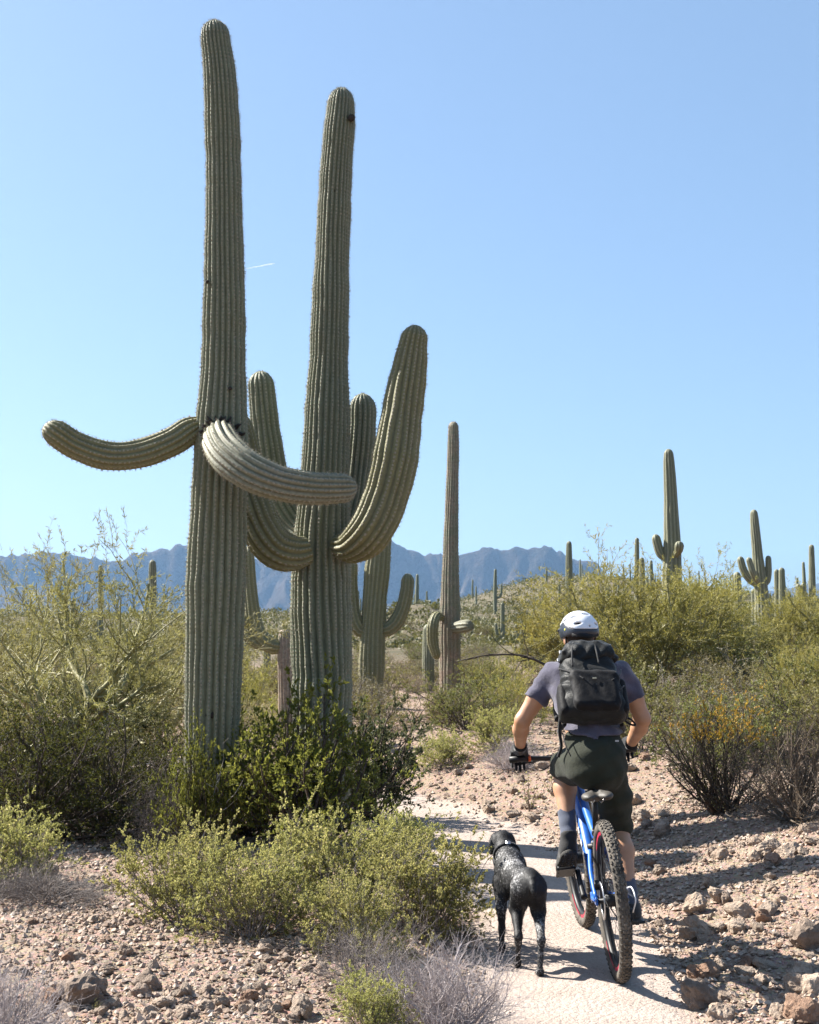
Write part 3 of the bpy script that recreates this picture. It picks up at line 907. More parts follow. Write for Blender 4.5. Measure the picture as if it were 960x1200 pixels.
def leaves_geo(p, d, ln, wd, rng, flop=0.7, up=0.0):
    """folded diamond leaves at p pointing roughly along d"""
    n = len(p)
    d = nrm(d + flop * rng.normal(size=d.shape) + np.array([0, 0, up]))
    side = nrm(np.cross(d, rng.normal(size=d.shape)))
    nn = np.cross(d, side)
    ln = ln * rng.uniform(0.65, 1.3, n)[:, None]; wd = wd * rng.uniform(0.7, 1.25, n)[:, None]
    mid = p + d * ln * 0.5
    V = np.stack([p, mid + side * wd / 2 + nn * wd * 0.14, p + d * ln, mid - side * wd / 2 + nn * wd * 0.14], 1).reshape(-1, 3)
    Q = np.arange(4 * n).reshape(-1, 4)
    tone = np.clip(np.repeat(rng.beta(2.2, 2.2, n), 4), 0, 1)
    return V, Q, tone

class Plant:
    def __init__(self, seed):
        self.rng = np.random.default_rng(seed)
        self.sv, self.sq, self.n = [], [], 0
        self.lv, self.lq, self.lt, self.ln = [], [], [], 0
    def stems(self, pts, rads, k=3):
        V, Q = tubes_geo(pts, rads, k)
        self.sv.append(V); self.sq.append(Q + self.n); self.n += len(V)
    def leaves(self, p, d, ln, wd, flop=0.7, up=0.0, tone=None, bias=0.0):
        V, Q, t = leaves_geo(p, d, ln, wd, self.rng, flop, up)
        self.lv.append(V); self.lq.append(Q + self.ln); self.ln += len(V)
        self.lt.append(np.clip(t + bias, 0, 1))
    def build(self, name, label, cat, smat, lmat=None, group=None, stem='stems', leaf='foliage', lmat2=None):
        root = thing(name, label, cat, group=group)
        if self.sv:
            me = mk(stem, np.vstack(self.sv), np.vstack(self.sq), True)
            tag(obj(stem, me, smat, root), kind='stuff')
        if self.lv:
            me = mk(leaf, np.vstack(self.lv), np.vstack(self.lq), False, {'tone': np.concatenate(self.lt)})
            tag(obj(leaf, me, lmat, root), kind='stuff')
        return root

def dome_dirs(n, rng, zmin=0.15, zmax=1.0):
    a = rng.uniform(0, 2 * PI, n); z = rng.uniform(zmin, zmax, n)
    s = np.sqrt(1 - np.minimum(z, 0.999) ** 2)
    return np.stack([np.cos(a) * s, np.sin(a) * s, z], 1)

def shrub(seed, R, Hh, n1=26, per2=7, per3=0, leaf=(0.014, 0.008), nleaf=9000, r0=0.006, wander=0.16, up=0.05, zmin=0.15, flop=0.8, lup=0.1, lt=(0.35, 1.0), squash=None, l2=0.42, tipleaf=None, l3=0.5):
    """many-stemmed bush: basal stems, side twigs, small leaves toward the outside"""
    p = Plant(seed); rng = p.rng
    d = dome_dirs(n1, rng, zmin)
    Ls = rng.uniform(0.72, 1.08, n1)
    ext = np.sqrt((R * d[:, 0]) ** 2 + (R * d[:, 1]) ** 2 + (Hh * d[:, 2]) ** 2)
    d = nrm(d * np.array([R, R, Hh])); base = rng.normal(0, R * 0.07, (n1, 3)); base[:, 2] = -0.03
    a, ra = grow(base, d, ext * Ls, np.full(n1, r0) * rng.uniform(0.7, 1.3, n1), 7, wander, up, rng, 0.4)
    p.stems(a, ra, 4)
    q, dq, rq = sprout(a, ra, per2, 0.25, 0.98, 0.55, rng)
    b, rb = grow(q, dq + np.array([0, 0, 0.15]), l2 * R * rng.uniform(0.4, 1.1, len(q)), rq * 0.55, 4, wander * 1.2, up, rng, 0.4)
    p.stems(b, rb, 3)
    last, lrad = b, rb
    if per3:
        q, dq, rq = sprout(b, rb, per3, 0.2, 1.0, 0.6, rng)
        c, rc = grow(q, dq + np.array([0, 0, 0.1]), l3 * l2 * R * rng.uniform(0.4, 1.1, len(q)), np.maximum(rq * 0.55, 0.0006), 3, wander * 1.2, up, rng, 0.4)
        p.stems(c, rc, 3)
        last, lrad = c, rc
    if nleaf:
        per = max(1, nleaf // len(last))
        lp, ld, _ = sprout(last, lrad, per, lt[0], lt[1], 0.5, rng)
        # leaf tones in soft clumps
        cl = fbm(lp[:, 0] / (0.3 * R), lp[:, 1] / (0.3 * R) + lp[:, 2] / (0.3 * R), 2, seed)
        k = cl > 0
        p.leaves(lp[k], ld[k], leaf[0], leaf[1], flop, lup, bias=0.12)
        p.leaves(lp[~k], ld[~k], leaf[0], leaf[1], flop, lup, bias=-0.12)
    p.last = last; p.lrad = lrad
    return p

def place(root, first, x, y, rz, sc, label=None, group=None, dz=0.0, name=None):
    z = h1(x, y) + dz
    if first[0]:
        first[0] = False
        root.location = (x, y, z); root.rotation_euler = (0, 0, rz); root.scale = (sc,) * 3 if np.isscalar(sc) else sc
        if label: root['label'] = label
        if group: root['group'] = group
        return root
    o = dup(root, (x, y, z), rz, sc, label, group)
    if label and not group and 'group' in o: del o['group']
    return o

# ---- bursage in the open ground beside the trail
burs = [shrub(501, 0.46, 0.46, 42, 9, 3, (0.0140, 0.0085), 24000, 0.0045, 0.15, 0.06).build('bursage_bush', 'x', 'bush', B_GREY, L_BURS),
        shrub(502, 0.46, 0.42, 40, 9, 3, (0.0135, 0.0085), 23000, 0.0045, 0.17, 0.05).build('bursage_bush', 'x', 'bush', B_GREY, L_BURS)]
bf = [[True], [True]]
def burs_at(k, px, py, rz, sc, label, yoff=0.0):
    g0 = ground_at(px, py)
    return place(burs[k], bf[k], g0[0], g0[1] + yoff, rz, sc, label)
burs_at(0, 222, 1078, 0.4, (0.98, 0.9, 1.05), 'rounded yellow-green bursage bush standing apart on the gravel')
burs_at(1, 298, 1100, 2.2, (1.0, 0.9, 0.98), 'yellow-green bursage bush joining the long leafy clump on the gravel side')
burs_at(0, 385, 1070, 4.1, (1.15, 1.0, 1.15), 'tallest bursage bush in the middle of the long leafy clump')
burs_at(1, 490, 1098, 1.0, (1.12, 0.95, 1.12), 'full green bursage bush beside the dog')
burs_at(0, 415, 1118, 5.3, (0.8, 0.7, 0.8), 'low bursage bush in front of the long leafy clump')
burs_at(1, 475, 1035, 3.3, (0.9, 0.8, 0.95), 'bursage bush at the back of the clump under the big jojoba')
burs_at(0, 8, 1040, 2.9, (1.0, 0.9, 1.0), 'green bush with grey twigs under the dark shrubs')
burs_at(1, 430, 1215, 0.7, (0.45, 0.45, 0.5), 'small bright green sprig growing beside the dry grey bush')
burs_at(0, 518, 898, 1.9, (0.75, 0.75, 0.75), 'small rounded bright green bush at the bend of the trail')
burs_at(1, 585, 880, 4.0, (1.0, 0.9, 0.95), 'broad green bush on the bank above the trail bend')

# ---- dry, leafless grey bushes
dry = [shrub(521, 0.42, 0.40, 90, 11, 3, nleaf=0, r0=0.0048, wander=0.16, up=0.03, zmin=0.1, l2=0.45).build('dry_bush', 'x', 'bush', B_LAV),
       shrub(522, 0.42, 0.32, 70, 10, 3, nleaf=0, r0=0.0036, wander=0.24, up=0.0, zmin=0.05, l2=0.5).build('dry_bush', 'x', 'bush', B_GREY)]
df = [[True], [True]]
def dry_at(k, px, py, rz, sc, label):
    g0 = ground_at(px, py)
    return place(dry[k], df[k], g0[0], g0[1], rz, sc, label)
dry_at(0, 520, 1222, 0.3, (0.98, 0.9, 0.98), 'pale lavender-grey dry bush by the trail in front of the dog')
dry_at(1, 425, 1165, 1.3, (0.85, 0.8, 0.95), 'dark grey leafless bush below the leafy clump')
dry_at(1, 55, 1058, 2.6, (1.05, 0.9, 0.7), 'flat grey tangle of dead twigs under the green bush')
dry_at(0, 2, 1225, 4.0, (0.7, 0.7, 0.75), 'small pale dry bush beside the dark rocks on the gravel')
dry_at(1, 20, 1050, 5.0, (0.8, 0.8, 0.6), 'sprawling dry twigs at the foot of the dark shrubs')
dry_at(1, 205, 985, 0.9, (1.3, 1.1, 1.6), 'dead grey twig bush leaning on the tallest saguaro')
dry_at(0, 600, 900, 2.0, (0.8, 0.8, 0.8), 'grey leafless bush on the bank behind the handlebar')

# ---- the big jojoba and its grey neighbour
jj = shrub(541, 0.80, 1.12, 46, 9, 3, (0.036, 0.018), 15000, 0.013, 0.15, 0.05, 0.2, 0.5, 0.55, (0.3, 1.0)).build('jojoba_bush', 'large olive green jojoba bush in front of the stout four-armed saguaro', 'bush', B_DARK, L_JOJO)
g0 = ground_at(365, 992); jj.location = (g0[0], g0[1], g0[2]); jj.scale = (0.95, 0.85, 1.0)
jg = shrub(542, 0.72, 1.05, 36, 9, 3, (0.038, 0.020), 12000, 0.012, 0.16, 0.05, 0.2, 0.5, 0.6, (0.25, 1.0)).build('jojoba_bush', 'darker grey-green jojoba bush leaning over the trail bend', 'bush', B_DARK, L_JOJOG)
g0 = ground_at(425, 962); jg.location = (g0[0], g0[1], g0[2]); jg.scale = (0.92, 0.9, 1.0)
g0 = ground_at(290, 978)
jb = dup(jj, (g0[0], g0[1], g0[2]), 2.4, (0.62, 0.6, 0.8), 'smaller olive jojoba bush between the tallest saguaro and the large jojoba')
g0 = ground_at(236, 985)
jd = dup(jj, (g0[0], g0[1] - 0.3, g0[2]), 4.4, (0.38, 0.38, 0.72), 'narrow jojoba sprig at the foot of the tallest saguaro')

# ---- dark shaded shrubs at the foot of the palo verdes
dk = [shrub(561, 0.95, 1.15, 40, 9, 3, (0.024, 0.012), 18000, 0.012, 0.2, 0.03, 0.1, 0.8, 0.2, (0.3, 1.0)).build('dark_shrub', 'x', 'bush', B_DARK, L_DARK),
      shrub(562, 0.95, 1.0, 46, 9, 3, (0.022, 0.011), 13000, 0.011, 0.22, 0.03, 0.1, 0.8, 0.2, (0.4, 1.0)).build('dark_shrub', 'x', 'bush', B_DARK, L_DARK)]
kf = [[True], [True]]
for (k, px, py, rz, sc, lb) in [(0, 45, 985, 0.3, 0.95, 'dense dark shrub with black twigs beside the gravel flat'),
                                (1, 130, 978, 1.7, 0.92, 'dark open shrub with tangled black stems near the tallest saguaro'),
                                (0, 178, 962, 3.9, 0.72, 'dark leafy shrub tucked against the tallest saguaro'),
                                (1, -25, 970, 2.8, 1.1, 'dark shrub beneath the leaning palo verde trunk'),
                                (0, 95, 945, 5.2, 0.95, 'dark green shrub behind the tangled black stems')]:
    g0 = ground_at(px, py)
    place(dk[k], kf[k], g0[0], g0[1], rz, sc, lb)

# ---- bushes on the bank above the trail's east side
fl = shrub(581, 0.62, 0.72, 46, 9, 3, (0.012, 0.006), 6000, 0.009, 0.13, 0.05, 0.25, 0.6, 0.2, (0.3, 1.0))
lp, ld, _ = sprout(fl.last, fl.lrad, 6, 0.5, 1.0, 0.5, fl.rng)
flr = fl.build('blooming_bush', 'dark-stemmed bush tipped with orange and yellow bloom on the rocky bank', 'bush', B_DARK, L_GREEN)
top = lp[(lp[:, 2] > 0.46)]
V, Q, t = leaves_geo(top, np.tile([0, 0, 1.0], (len(top), 1)), 0.018, 0.012, fl.rng, 0.8)
tag(obj('bloom', mk('bloom', V, Q, False, {'tone': t}), L_FLOW, flr), kind='stuff')
g0 = ground_at(850, 952); flr.location = (g0[0], g0[1], g0[2]); flr.scale = (1.0, 0.9, 1.12)
tw = shrub(582, 0.62, 0.70, 60, 10, 3, (0.011, 0.006), 2500, 0.007, 0.16, 0.04, 0.2, 0.7, 0.2, (0.4, 1.0)).build('twiggy_bush', 'grey-purple twiggy bush beside the orange blooming bush', 'bush', B_BROWN, L_TAN)
g0 = ground_at(935, 962); tw.location = (g0[0], g0[1], g0[2]); tw.scale = (0.95, 0.9, 1.05)
sp = shrub(583, 0.16, 0.33, 9, 4, 2, (0.014, 0.008), 260, 0.0035, 0.12, 0.06, 0.6, 0.6, 0.4, (0.3, 1.0)).build('small_plant', 'small yellow-green sprig among rocks below the gloved hand', 'plant', B_BROWN, L_BURS)
g0 = ground_at(622, 952); sp.location = (g0[0], g0[1], g0[2])
g0 = ground_at(648, 932)
dup(sp, (g0[0], g0[1], g0[2]), 2.0, 0.7, 'tiny yellow-green sprig on the bank beside the handlebar')
g0 = ground_at(448, 985)
jx = dup(sp, (g0[0], g0[1], g0[2]), 1.1, (0.6, 0.6, 1.1), 'short woody twig plant at the trail edge under the jojoba')

rngw = np.random.default_rng(8)
for i in range(12):
    g0 = ground_at(rngw.uniform(10, 330), rngw.uniform(1085, 1190))
    dup(sp, (g0[0], g0[1], g0[2]), float(rngw.uniform(0, 6.28)), float(rngw.uniform(0.10, 0.2)), 'tiny green sprout between pebbles on the gravel flat', 'tiny sprouts on the gravel flat')
# ---- scrub of the middle distance, each bush its own thing
scr = {}
for key, seed, lm, bm, R, Hh, nl, lf in [('olive', 601, L_OLIVE, B_BROWN, 1.0, 1.0, 7000, (0.042, 0.014)), ('sage', 602, L_SAGE, B_GREY, 0.9, 0.7, 7000, (0.036, 0.015)),
                                         ('green', 603, L_GREEN, B_DARK, 1.0, 0.95, 7000, (0.036, 0.016)), ('tan', 604, L_TAN, B_GREY, 0.8, 0.6, 5000, (0.040, 0.010)), ('yellow', 605, L_PALO, B_PALO, 1.2, 1.5, 8000, (0.065, 0.011))]:
    scr[key] = [shrub(seed, R, Hh, 30, 8, 2, lf, nl, 0.010, 0.2, 0.04, 0.1, 0.8, 0.2, (0.2, 1.0)).build('scrub_bush', 'x', 'bush', bm, lm), [True]]

SCRUB_LABEL = {'olive': 'olive desert bush in the brush', 'sage': 'grey sage bush in the brush', 'green': 'green bush in the brush', 'tan': 'dry straw-coloured bush in the brush', 'yellow': 'tall yellow-green bush in the brush'}
def scrub_at(key, x, y, sc, rz, where, label=None, dz=-0.02):
    r = scr[key]
    lb = label or (SCRUB_LABEL[key] + ' ' + where)
    return place(r[0], r[1], x, y, rz, sc, lb, None if label else key + ' bushes ' + where, dz)

def blocked(x, y, px):
    if abs(float(trail_dist(np.array([x]), np.array([y]))[0])) < 1.1: return True
    return False

def scatter_scrub():
    rng = np.random.default_rng(77)
    done = []
    def tries(n, y0, y1, px0, px1, sep, keys, probs, smin, smax, where):
        c = 0
        for _ in range(n * 12):
            if c >= n: break
            Y = math.exp(rng.uniform(math.log(y0), math.log(y1))); px = rng.uniform(px0, px1)
            x = (px - CX) / F * Y
            if blocked(x, Y, px): continue
            if any((x - a) ** 2 + (Y - b) ** 2 < (sep * (0.6 + Y / 60)) ** 2 for a, b in done): continue
            k = rng.choice(keys, p=probs)
            s = float(rng.uniform(smin, smax))
            scrub_at(k, x, Y, (s * rng.uniform(0.9, 1.15), s * rng.uniform(0.9, 1.15), s * rng.uniform(0.85, 1.2)), float(rng.uniform(0, 6.28)), where)
            done.append((x, Y)); c += 1
    K = ['olive', 'sage', 'green', 'tan', 'yellow']
    tries(60, 15.5, 34, 250, 660, 0.72, K, [0.36, 0.22, 0.2, 0.2, 0.02], 0.40, 0.75, 'behind the trail bend')
    tries(62, 11.8, 32, 700, 1010, 0.8, K, [0.34, 0.22, 0.30, 0.10, 0.04], 0.55, 1.0, 'on the slope above the bank')
    tries(30, 14, 34, -60, 240, 0.95, K, [0.40, 0.2, 0.2, 0.15, 0.05], 0.6, 1.0, 'under the palo verde trees')
    tries(130, 34, 85, -40, 1000, 0.9, K, [0.42, 0.24, 0.16, 0.17, 0.01], 0.40, 0.78, 'on the flat below the hill')
scatter_scrub()

# ---- far scrub on the hills: one uncountable mass
def far_scrub():
    rng = np.random.default_rng(91)
    n = 10500
    Y = np.exp(rng.uniform(math.log(58), math.log(560), n)); px = rng.uniform(-60, 1020, n)
    x = (px - CX) / F * Y
    z = H(x, Y)
    s = rng.uniform(0.35, 0.9, n) * (0.55 + Y / 260)
    per = 15
    c = np.repeat(np.stack([x, Y, z], 1), per, 0); ss = np.repeat(s, per)[:, None]
    d = dome_dirs(n * per, rng, 0.0, 1.0)
    p = c + d * ss * np.array([0.9, 0.9, 0.75]) * rng.uniform(0.3, 1.0, (n * per, 1))
    V, Q, t = leaves_geo(p, d, 1.0, 0.55, rng, 0.9)
    V = (V.reshape(-1, 4, 3) - p[:, None]) * ss[:, None] * 0.38 + p[:, None]
    tone = np.clip(np.repeat(np.repeat(rng.uniform(0, 1, n), per), 4) * 0.7 + t * 0.3, 0, 1)
    me = mk('hillside_scrub', V.reshape(-1, 3), Q, False, {'tone': tone})
    tag(obj('hillside_scrub', me, L_HILL), kind='stuff', label='olive scrub covering the far hills', cat='scrub')
far_scrub()

# ---- palo verde trees
def palo_verde(seed, Hh, spread, nl, lean=(0, 0), trunks=3, r0=0.07, leaf=(0.055, 0.0085), upb=0.06, n2=5, n3=7, n4=5):
    p = Plant(seed); rng = p.rng
    a0 = rng.uniform(0, 2 * PI, trunks)
    d = np.stack([np.cos(a0) * 0.55 + lean[0], np.sin(a0) * 0.55 + lean[1], np.ones(trunks)], 1)
    base = rng.normal(0, 0.08, (trunks, 3)); base[:, 2] = -0.08
    a, ra = grow(base, d, np.full(trunks, Hh * 0.48), np.full(trunks, r0) * rng.uniform(0.8, 1.1, trunks), 8, 0.16, 0.02, rng, 0.6)
    p.stems(a, ra, 7)
    q, dq, rq = sprout(a, ra, n2, 0.4, 1.0, 0.6, rng)
    b, rb = grow(q, dq * np.array([spread, spread, 1]) + np.array([0, 0, 0.1]), Hh * 0.42 * rng.uniform(0.6, 1.15, len(q)), rq * 0.6, 7, 0.18, upb, rng, 0.4)
    p.stems(b, rb, 5)
    q, dq, rq = sprout(b, rb, n3, 0.2, 1.0, 0.6, rng)
    c, rc = grow(q, dq * np.array([spread, spread, 1]) + np.array([0, 0, 0.15]), Hh * 0.25 * rng.uniform(0.5, 1.2, len(q)), rq * 0.5, 5, 0.18, upb, rng, 0.35)
    p.stems(c, rc, 4)
    q, dq, rq = sprout(c, rc, n4, 0.15, 1.0, 0.55, rng)
    e, re_ = grow(q, dq + np.array([0, 0, 0.1]), Hh * 0.13 * rng.uniform(0.5, 1.3, len(q)), np.maximum(rq * 0.5, 0.0018), 4, 0.2, 0.03, rng, 0.4)
    p.stems(e, re_, 3)
    lp, ld, _ = sprout(e, re_, max(1, nl // len(e)), 0.1, 1.0, 0.4, rng)
    cl = fbm(lp[:, 0] / 0.5, lp[:, 1] / 0.5 + lp[:, 2] / 0.4, 2, seed) > 0
    p.leaves(lp[cl], ld[cl], leaf[0], leaf[1], 0.55, 0.15, bias=0.12)
    p.leaves(lp[~cl], ld[~cl], leaf[0], leaf[1], 0.55, 0.15, bias=-0.12)
    return p
def tree_at(p, px, Y, label, bm, lm, rz=0.0, sc=1.0):
    t = p.build('palo_verde_tree', label, 'tree', bm, lm, stem='trunk', leaf='crown')
    x = (px - CX) / F * Y
    t.location = (x, Y, h1(x, Y) - 0.02); t.rotation_euler = (0, 0, rz); t.scale = (sc,) * 3
    return t
tree_at(palo_verde(701, 3.1, 1.15, 17000, (-0.1, 0), 2, 0.085, n4=6), 8, 13.0, 'feathery palo verde with a thick leaning trunk above the dark shrubs', B_PALO, L_PALOL, 0.4)
t2 = tree_at(palo_verde(702, 2.9, 1.3, 18000, (0.35, 0), 3, 0.06, n4=6), 88, 14.5, 'low palo verde with long pale branches reaching toward the tallest saguaro', B_PALO, L_PALOL, 0.0)
tree_at(palo_verde(703, 2.6, 1.1, 11000, (0.1, 0), 3, 0.06, n4=6), 175, 18.0, 'airy olive palo verde between the pale branches and the tallest saguaro', B_PALO, L_PALOL, 1.0)
tree_at(palo_verde(704, 3.3, 1.2, 15000, (0, 0), 3, 0.06, n4=6), -40, 19.0, 'thin-twigged palo verde behind the thick leaning trunk', B_PALO, L_PALOL, 2.0)
big = tree_at(palo_verde(711, 2.75, 1.45, 26000, (0, 0), 5, 0.07, (0.07, 0.011), 0.07, 6, 8, 5), 742, 19.5, 'broad golden-green palo verde rising behind the cyclist', B_PALO, L_PALO, 0.3, 0.9)
tree_at(palo_verde(712, 2.5, 1.4, 20000, (0, 0), 4, 0.06, (0.07, 0.011), 0.07, 6, 8, 5), 676, 21.0, 'golden-green palo verde beside the broad one', B_PALO, L_PALO, 1.6, 0.8)
x = (815 - CX) / F * 22; dup(big, (x, 22, h1(x, 22)), 2.2, 0.82, 'lower golden-green palo verde below the tall thick saguaro')
x = (965 - CX) / F * 23; dup(big, (x, 23, h1(x, 23)), 4.0, 0.72, 'golden palo verde on the slope beyond the blooming bush')
x = (945 - CX) / F * 15; dup(big, (x, 15, h1(x, 15)), 5.1, 0.42, 'low yellow-green palo verde behind the twiggy bush')

# ---- dead branches
def branch_thing(name, label, pts, r, mat, twigs=10, seed=0, tl=0.25):
    rng = np.random.default_rng(seed)
    pts = np.asarray(pts, float); o = pts[0].copy()
    c = _cr(pts - o, 8); rr = np.linspace(r, r * 0.3, len(c))
    root = thing(name, label, 'branch', o)
    b = MB(); b.tube(c, rr, 7); obj('limb', b.mesh('limb'), mat, root)
    q, d, rq = sprout(c[None], rr[None], twigs, 0.2, 1.0, 0.7, rng)
    a, ra = grow(q, d, tl * rng.uniform(0.4, 1.2, len(q)), rq * 0.5, 5, 0.25, 0.02, rng, 0.3)
    V, Q = tubes_geo(a, ra, 4)
    tag(obj('twigs', mk('twigs', V, Q, True), mat, root), kind='stuff')
    return root
g0 = ground_at(258, 985)
branch_thing('dead_branch', 'bleached bare branch propped beside the olive jojoba', [g0 + [0.0, -0.3, -0.02], P(259, 950, g0[1] - 0.3), P(254, 915, g0[1] - 0.3), P(262, 904, g0[1] - 0.25)], 0.011, B_DEAD, 8, 3, 0.35)
branch_thing('dead_branch', 'thin bleached stick hanging beside the bare branch', [g0 + [-0.12, -0.35, -0.02], P(246, 960, g0[1] - 0.35), P(252, 925, g0[1] - 0.33), P(257, 912, g0[1] - 0.3)], 0.008, B_DEAD, 6, 4, 0.3)
x = (668 - CX) / F * 16
branch_thing('dead_branch', 'dark bare branch reaching out from the palo verde behind the cyclist', [(x + 0.1, 16, h1(x, 16)), P(660, 800, 16), P(640, 780, 16), P(610, 768, 16), P(570, 768, 16), P(540, 774, 16)], 0.022, B_DARK, 14, 5, 0.5)
x = (497 - CX) / F * 17.5
branch_thing('dead_branch', 'fallen dark brush pile limb at the foot of the corky saguaro', [(x - 0.5, 17.5, h1(x, 17.5) + 0.02), P(470, 850, 17.5), P(500, 838, 17.5), P(540, 842, 17.5)], 0.02, B_DARK, 40, 6, 0.6)
g1 = ground_at(110, 1048); g2 = ground_at(140, 1032)
branch_thing('dead_branch', 'dark stick lying on the gravel beside the bursage', [g1 + [-0.25, -0.08, 0.012], g1 + [0, 0, 0.02], g2 + [0, 0, 0.016]], 0.011, B_DARK, 5, 7, 0.15)
# ================================================================== rocks and gravel
def rock_material(name, c1, c2, c3):
    m, nt, out = new_mat(name); g = N(nt)
    tc = g('ShaderNodeTexCoord').outputs['Object']
    rnd = g('ShaderNodeObjectInfo').outputs['Random']
    vec = g('ShaderNodeVectorMath', {0: tc}, operation='ADD')
    g.put(vec.inputs[1], g('ShaderNodeCombineXYZ', {0: g.math('MULTIPLY', rnd, 40.0)}).outputs[0])
    n1 = g.noise(1.6, 5, 0.65, vec); n2 = g.noise(9, 5, 0.7, vec)
    c = g.ramp(n1, [(0.3, c1), (0.5, c2), (0.72, c3)])
    c = g.mix(g.ramp(n2, [(0.38, (0.361, 0.361, 0.361)), (0.56, (0, 0, 0))]), c, (0.125, 0.092, 0.069))
    hs = g('ShaderNodeHueSaturation', {'Color': c, 'Value': g.math('MULTIPLY_ADD', rnd, 0.35, 0.83)})
    h = g.math('ADD', g.math('MULTIPLY', n2, 1.0), g.math('MULTIPLY', g.noise(40, 3, 0.7, vec), 0.4))
    b = g('ShaderNodeBsdfPrincipled', {'Base Color': hs, 'Roughness': 0.9, 'Normal': g.bump(h, 0.7, 0.03)})
    b.inputs['Specular IOR Level'].default_value = 0.25
    nt.links.new(b.outputs[0], out.inputs[0])
    return m
M_ROCK = rock_material('tan_rock', (0.273, 0.197, 0.146), (0.370, 0.288, 0.221), (0.458, 0.370, 0.296))
M_ROCKD = rock_material('dark_rock', (0.160, 0.120, 0.095), (0.277, 0.211, 0.164), (0.412, 0.319, 0.255))
M_ROCKR = rock_material('red_rock', (0.213, 0.123, 0.080), (0.309, 0.194, 0.132), (0.389, 0.273, 0.197))

def ico(sub):
    t = (1 + 5 ** 0.5) / 2
    v = nrm(np.array([(-1, t, 0), (1, t, 0), (-1, -t, 0), (1, -t, 0), (0, -1, t), (0, 1, t), (0, -1, -t), (0, 1, -t), (t, 0, -1), (t, 0, 1), (-t, 0, -1), (-t, 0, 1)], float))
    f = [(0, 11, 5), (0, 5, 1), (0, 1, 7), (0, 7, 10), (0, 10, 11), (1, 5, 9), (5, 11, 4), (11, 10, 2), (10, 7, 6), (7, 1, 8), (3, 9, 4), (3, 4, 2), (3, 2, 6), (3, 6, 8), (3, 8, 9), (4, 9, 5), (2, 4, 11), (6, 2, 10), (8, 6, 7), (9, 8, 1)]
    v = list(map(tuple, v))
    for _ in range(sub):
        cache = {}; nf = []
        def mid(a, b):
            k = (min(a, b), max(a, b))
            if k not in cache:
                p = nrm((np.array(v[a]) + np.array(v[b])) / 2); cache[k] = len(v); v.append(tuple(p))
            return cache[k]
        for a, b, c in f:
            x, y, z = mid(a, b), mid(b, c), mid(c, a)
            nf += [(a, x, z), (b, y, x), (c, z, y), (x, y, z)]
        f = nf
    return np.array(v), np.array(f)

def rock_shape(seed, sub=2, planes=13):
    """sphere cut by random planes: an angular stone about 1 m across"""
    rng = np.random.default_rng(seed)
    v, f = ico(sub)
    r = np.full(len(v), 0.62)
    for i in range(planes):
        n = nrm(rng.normal(size=3)); d = rng.uniform(0.34, 0.52)
        c = v @ n
        r = np.where(c > 0.05, np.minimum(r, d / np.maximum(c, 0.05)), r)
    v = v * r[:, None]
    if sub > 2:
        q = rng.uniform(0, 6.28, 6)
        bumpy = fbm(v[:, 0] * 5 + q[0], v[:, 1] * 5 + v[:, 2] * 4, 4, seed) + fbm(v[:, 2] * 7 + q[1], v[:, 0] * 6 - v[:, 1] * 5, 3, seed + 3)
        v = v * (1 + 0.16 * bumpy)[:, None]
    v = v + 0.03 * rng.normal(size=v.shape) * (0.22 if sub > 2 else 1)
    v = v * np.array([1.0, rng.uniform(0.7, 0.95), rng.uniform(0.55, 0.8)])
    return v, f

ROCK_ME = []
for i in range(12):
    v, f = rock_shape(900 + i, 3, 17)
    me = mk('rock', v, f, False); me.materials.append(M_ROCKD if i in (10,) else M_ROCKR if i == 11 else M_ROCK)
    ROCK_ME.append(me)

def rock(x, y, size, seed, label, group=None, me=None, sq=1.0):
    rng = np.random.default_rng(seed)
    me = me or ROCK_ME[int(rng.integers(0, 10)) if rng.random() > 0.16 else int(rng.integers(10, 12))]
    o = bpy.data.objects.new('rock', me); COL.objects.link(o)
    s = size
    o.scale = (s * rng.uniform(0.85, 1.15), s * rng.uniform(0.85, 1.15), s * rng.uniform(0.8, 1.1) * sq)
    o.rotation_euler = (rng.normal(0, 0.35), rng.normal(0, 0.35), rng.uniform(0, 6.28))
    o.location = (x, y, h1(x, y) + s * 0.16)
    return tag(o, label, 'rock', group)

def rock_px(px, py, wpx, seed, label, me=None, sq=1.0):
    g0 = ground_at(px, py)
    return rock(g0[0], g0[1], wpx / ppm(g0[1]), seed, label, None, me, sq)

D, RR = ROCK_ME[10], ROCK_ME[11]
rock_px(90, 1178, 52, 1, 'large pitted dark rock in the cluster on the gravel flat', D, 1.15)
rock_px(62, 1182, 34, 2, 'reddish rock leaning against the large pitted dark rock', RR)
rock_px(108, 1166, 34, 3, 'black-shadowed rock behind the large pitted dark rock', D, 1.1)
rock_px(170, 1160, 30, 4, 'dark split rock standing alone on the gravel flat', D, 1.1)
rock_px(127, 1182, 22, 5, 'brown wedge rock beside the large pitted dark rock', None)
rock_px(149, 1118, 20, 6, 'brown cube-like rock on the open gravel', None, 1.1)
rock_px(217, 1165, 22, 7, 'pale round rock among smaller stones on the gravel flat', None)
rock_px(84, 1120, 14, 8, 'small reddish rock on the open gravel', RR)
rock_px(190, 1180, 22, 9, 'tan block among stones at the gravel edge', None)
rock_px(351, 1190, 30, 10, 'tan rounded rock under the dry grey bush', None, 1.2)
rock_px(336, 1182, 18, 11, 'small tan rock beside the rounded one under the dry bush', None)
rock_px(815, 1068, 34, 12, 'big tan rock with a chipped face above the bicycle shadow', None, 1.25)
rock_px(843, 1058, 32, 13, 'flat tan rock just behind the big chipped one', None)
rock_px(862, 1092, 24, 14, 'pale block lying near the bicycle shadow', None)
rock_px(826, 1147, 34, 15, 'reddish brown rock inside the wheel shadow', RR)
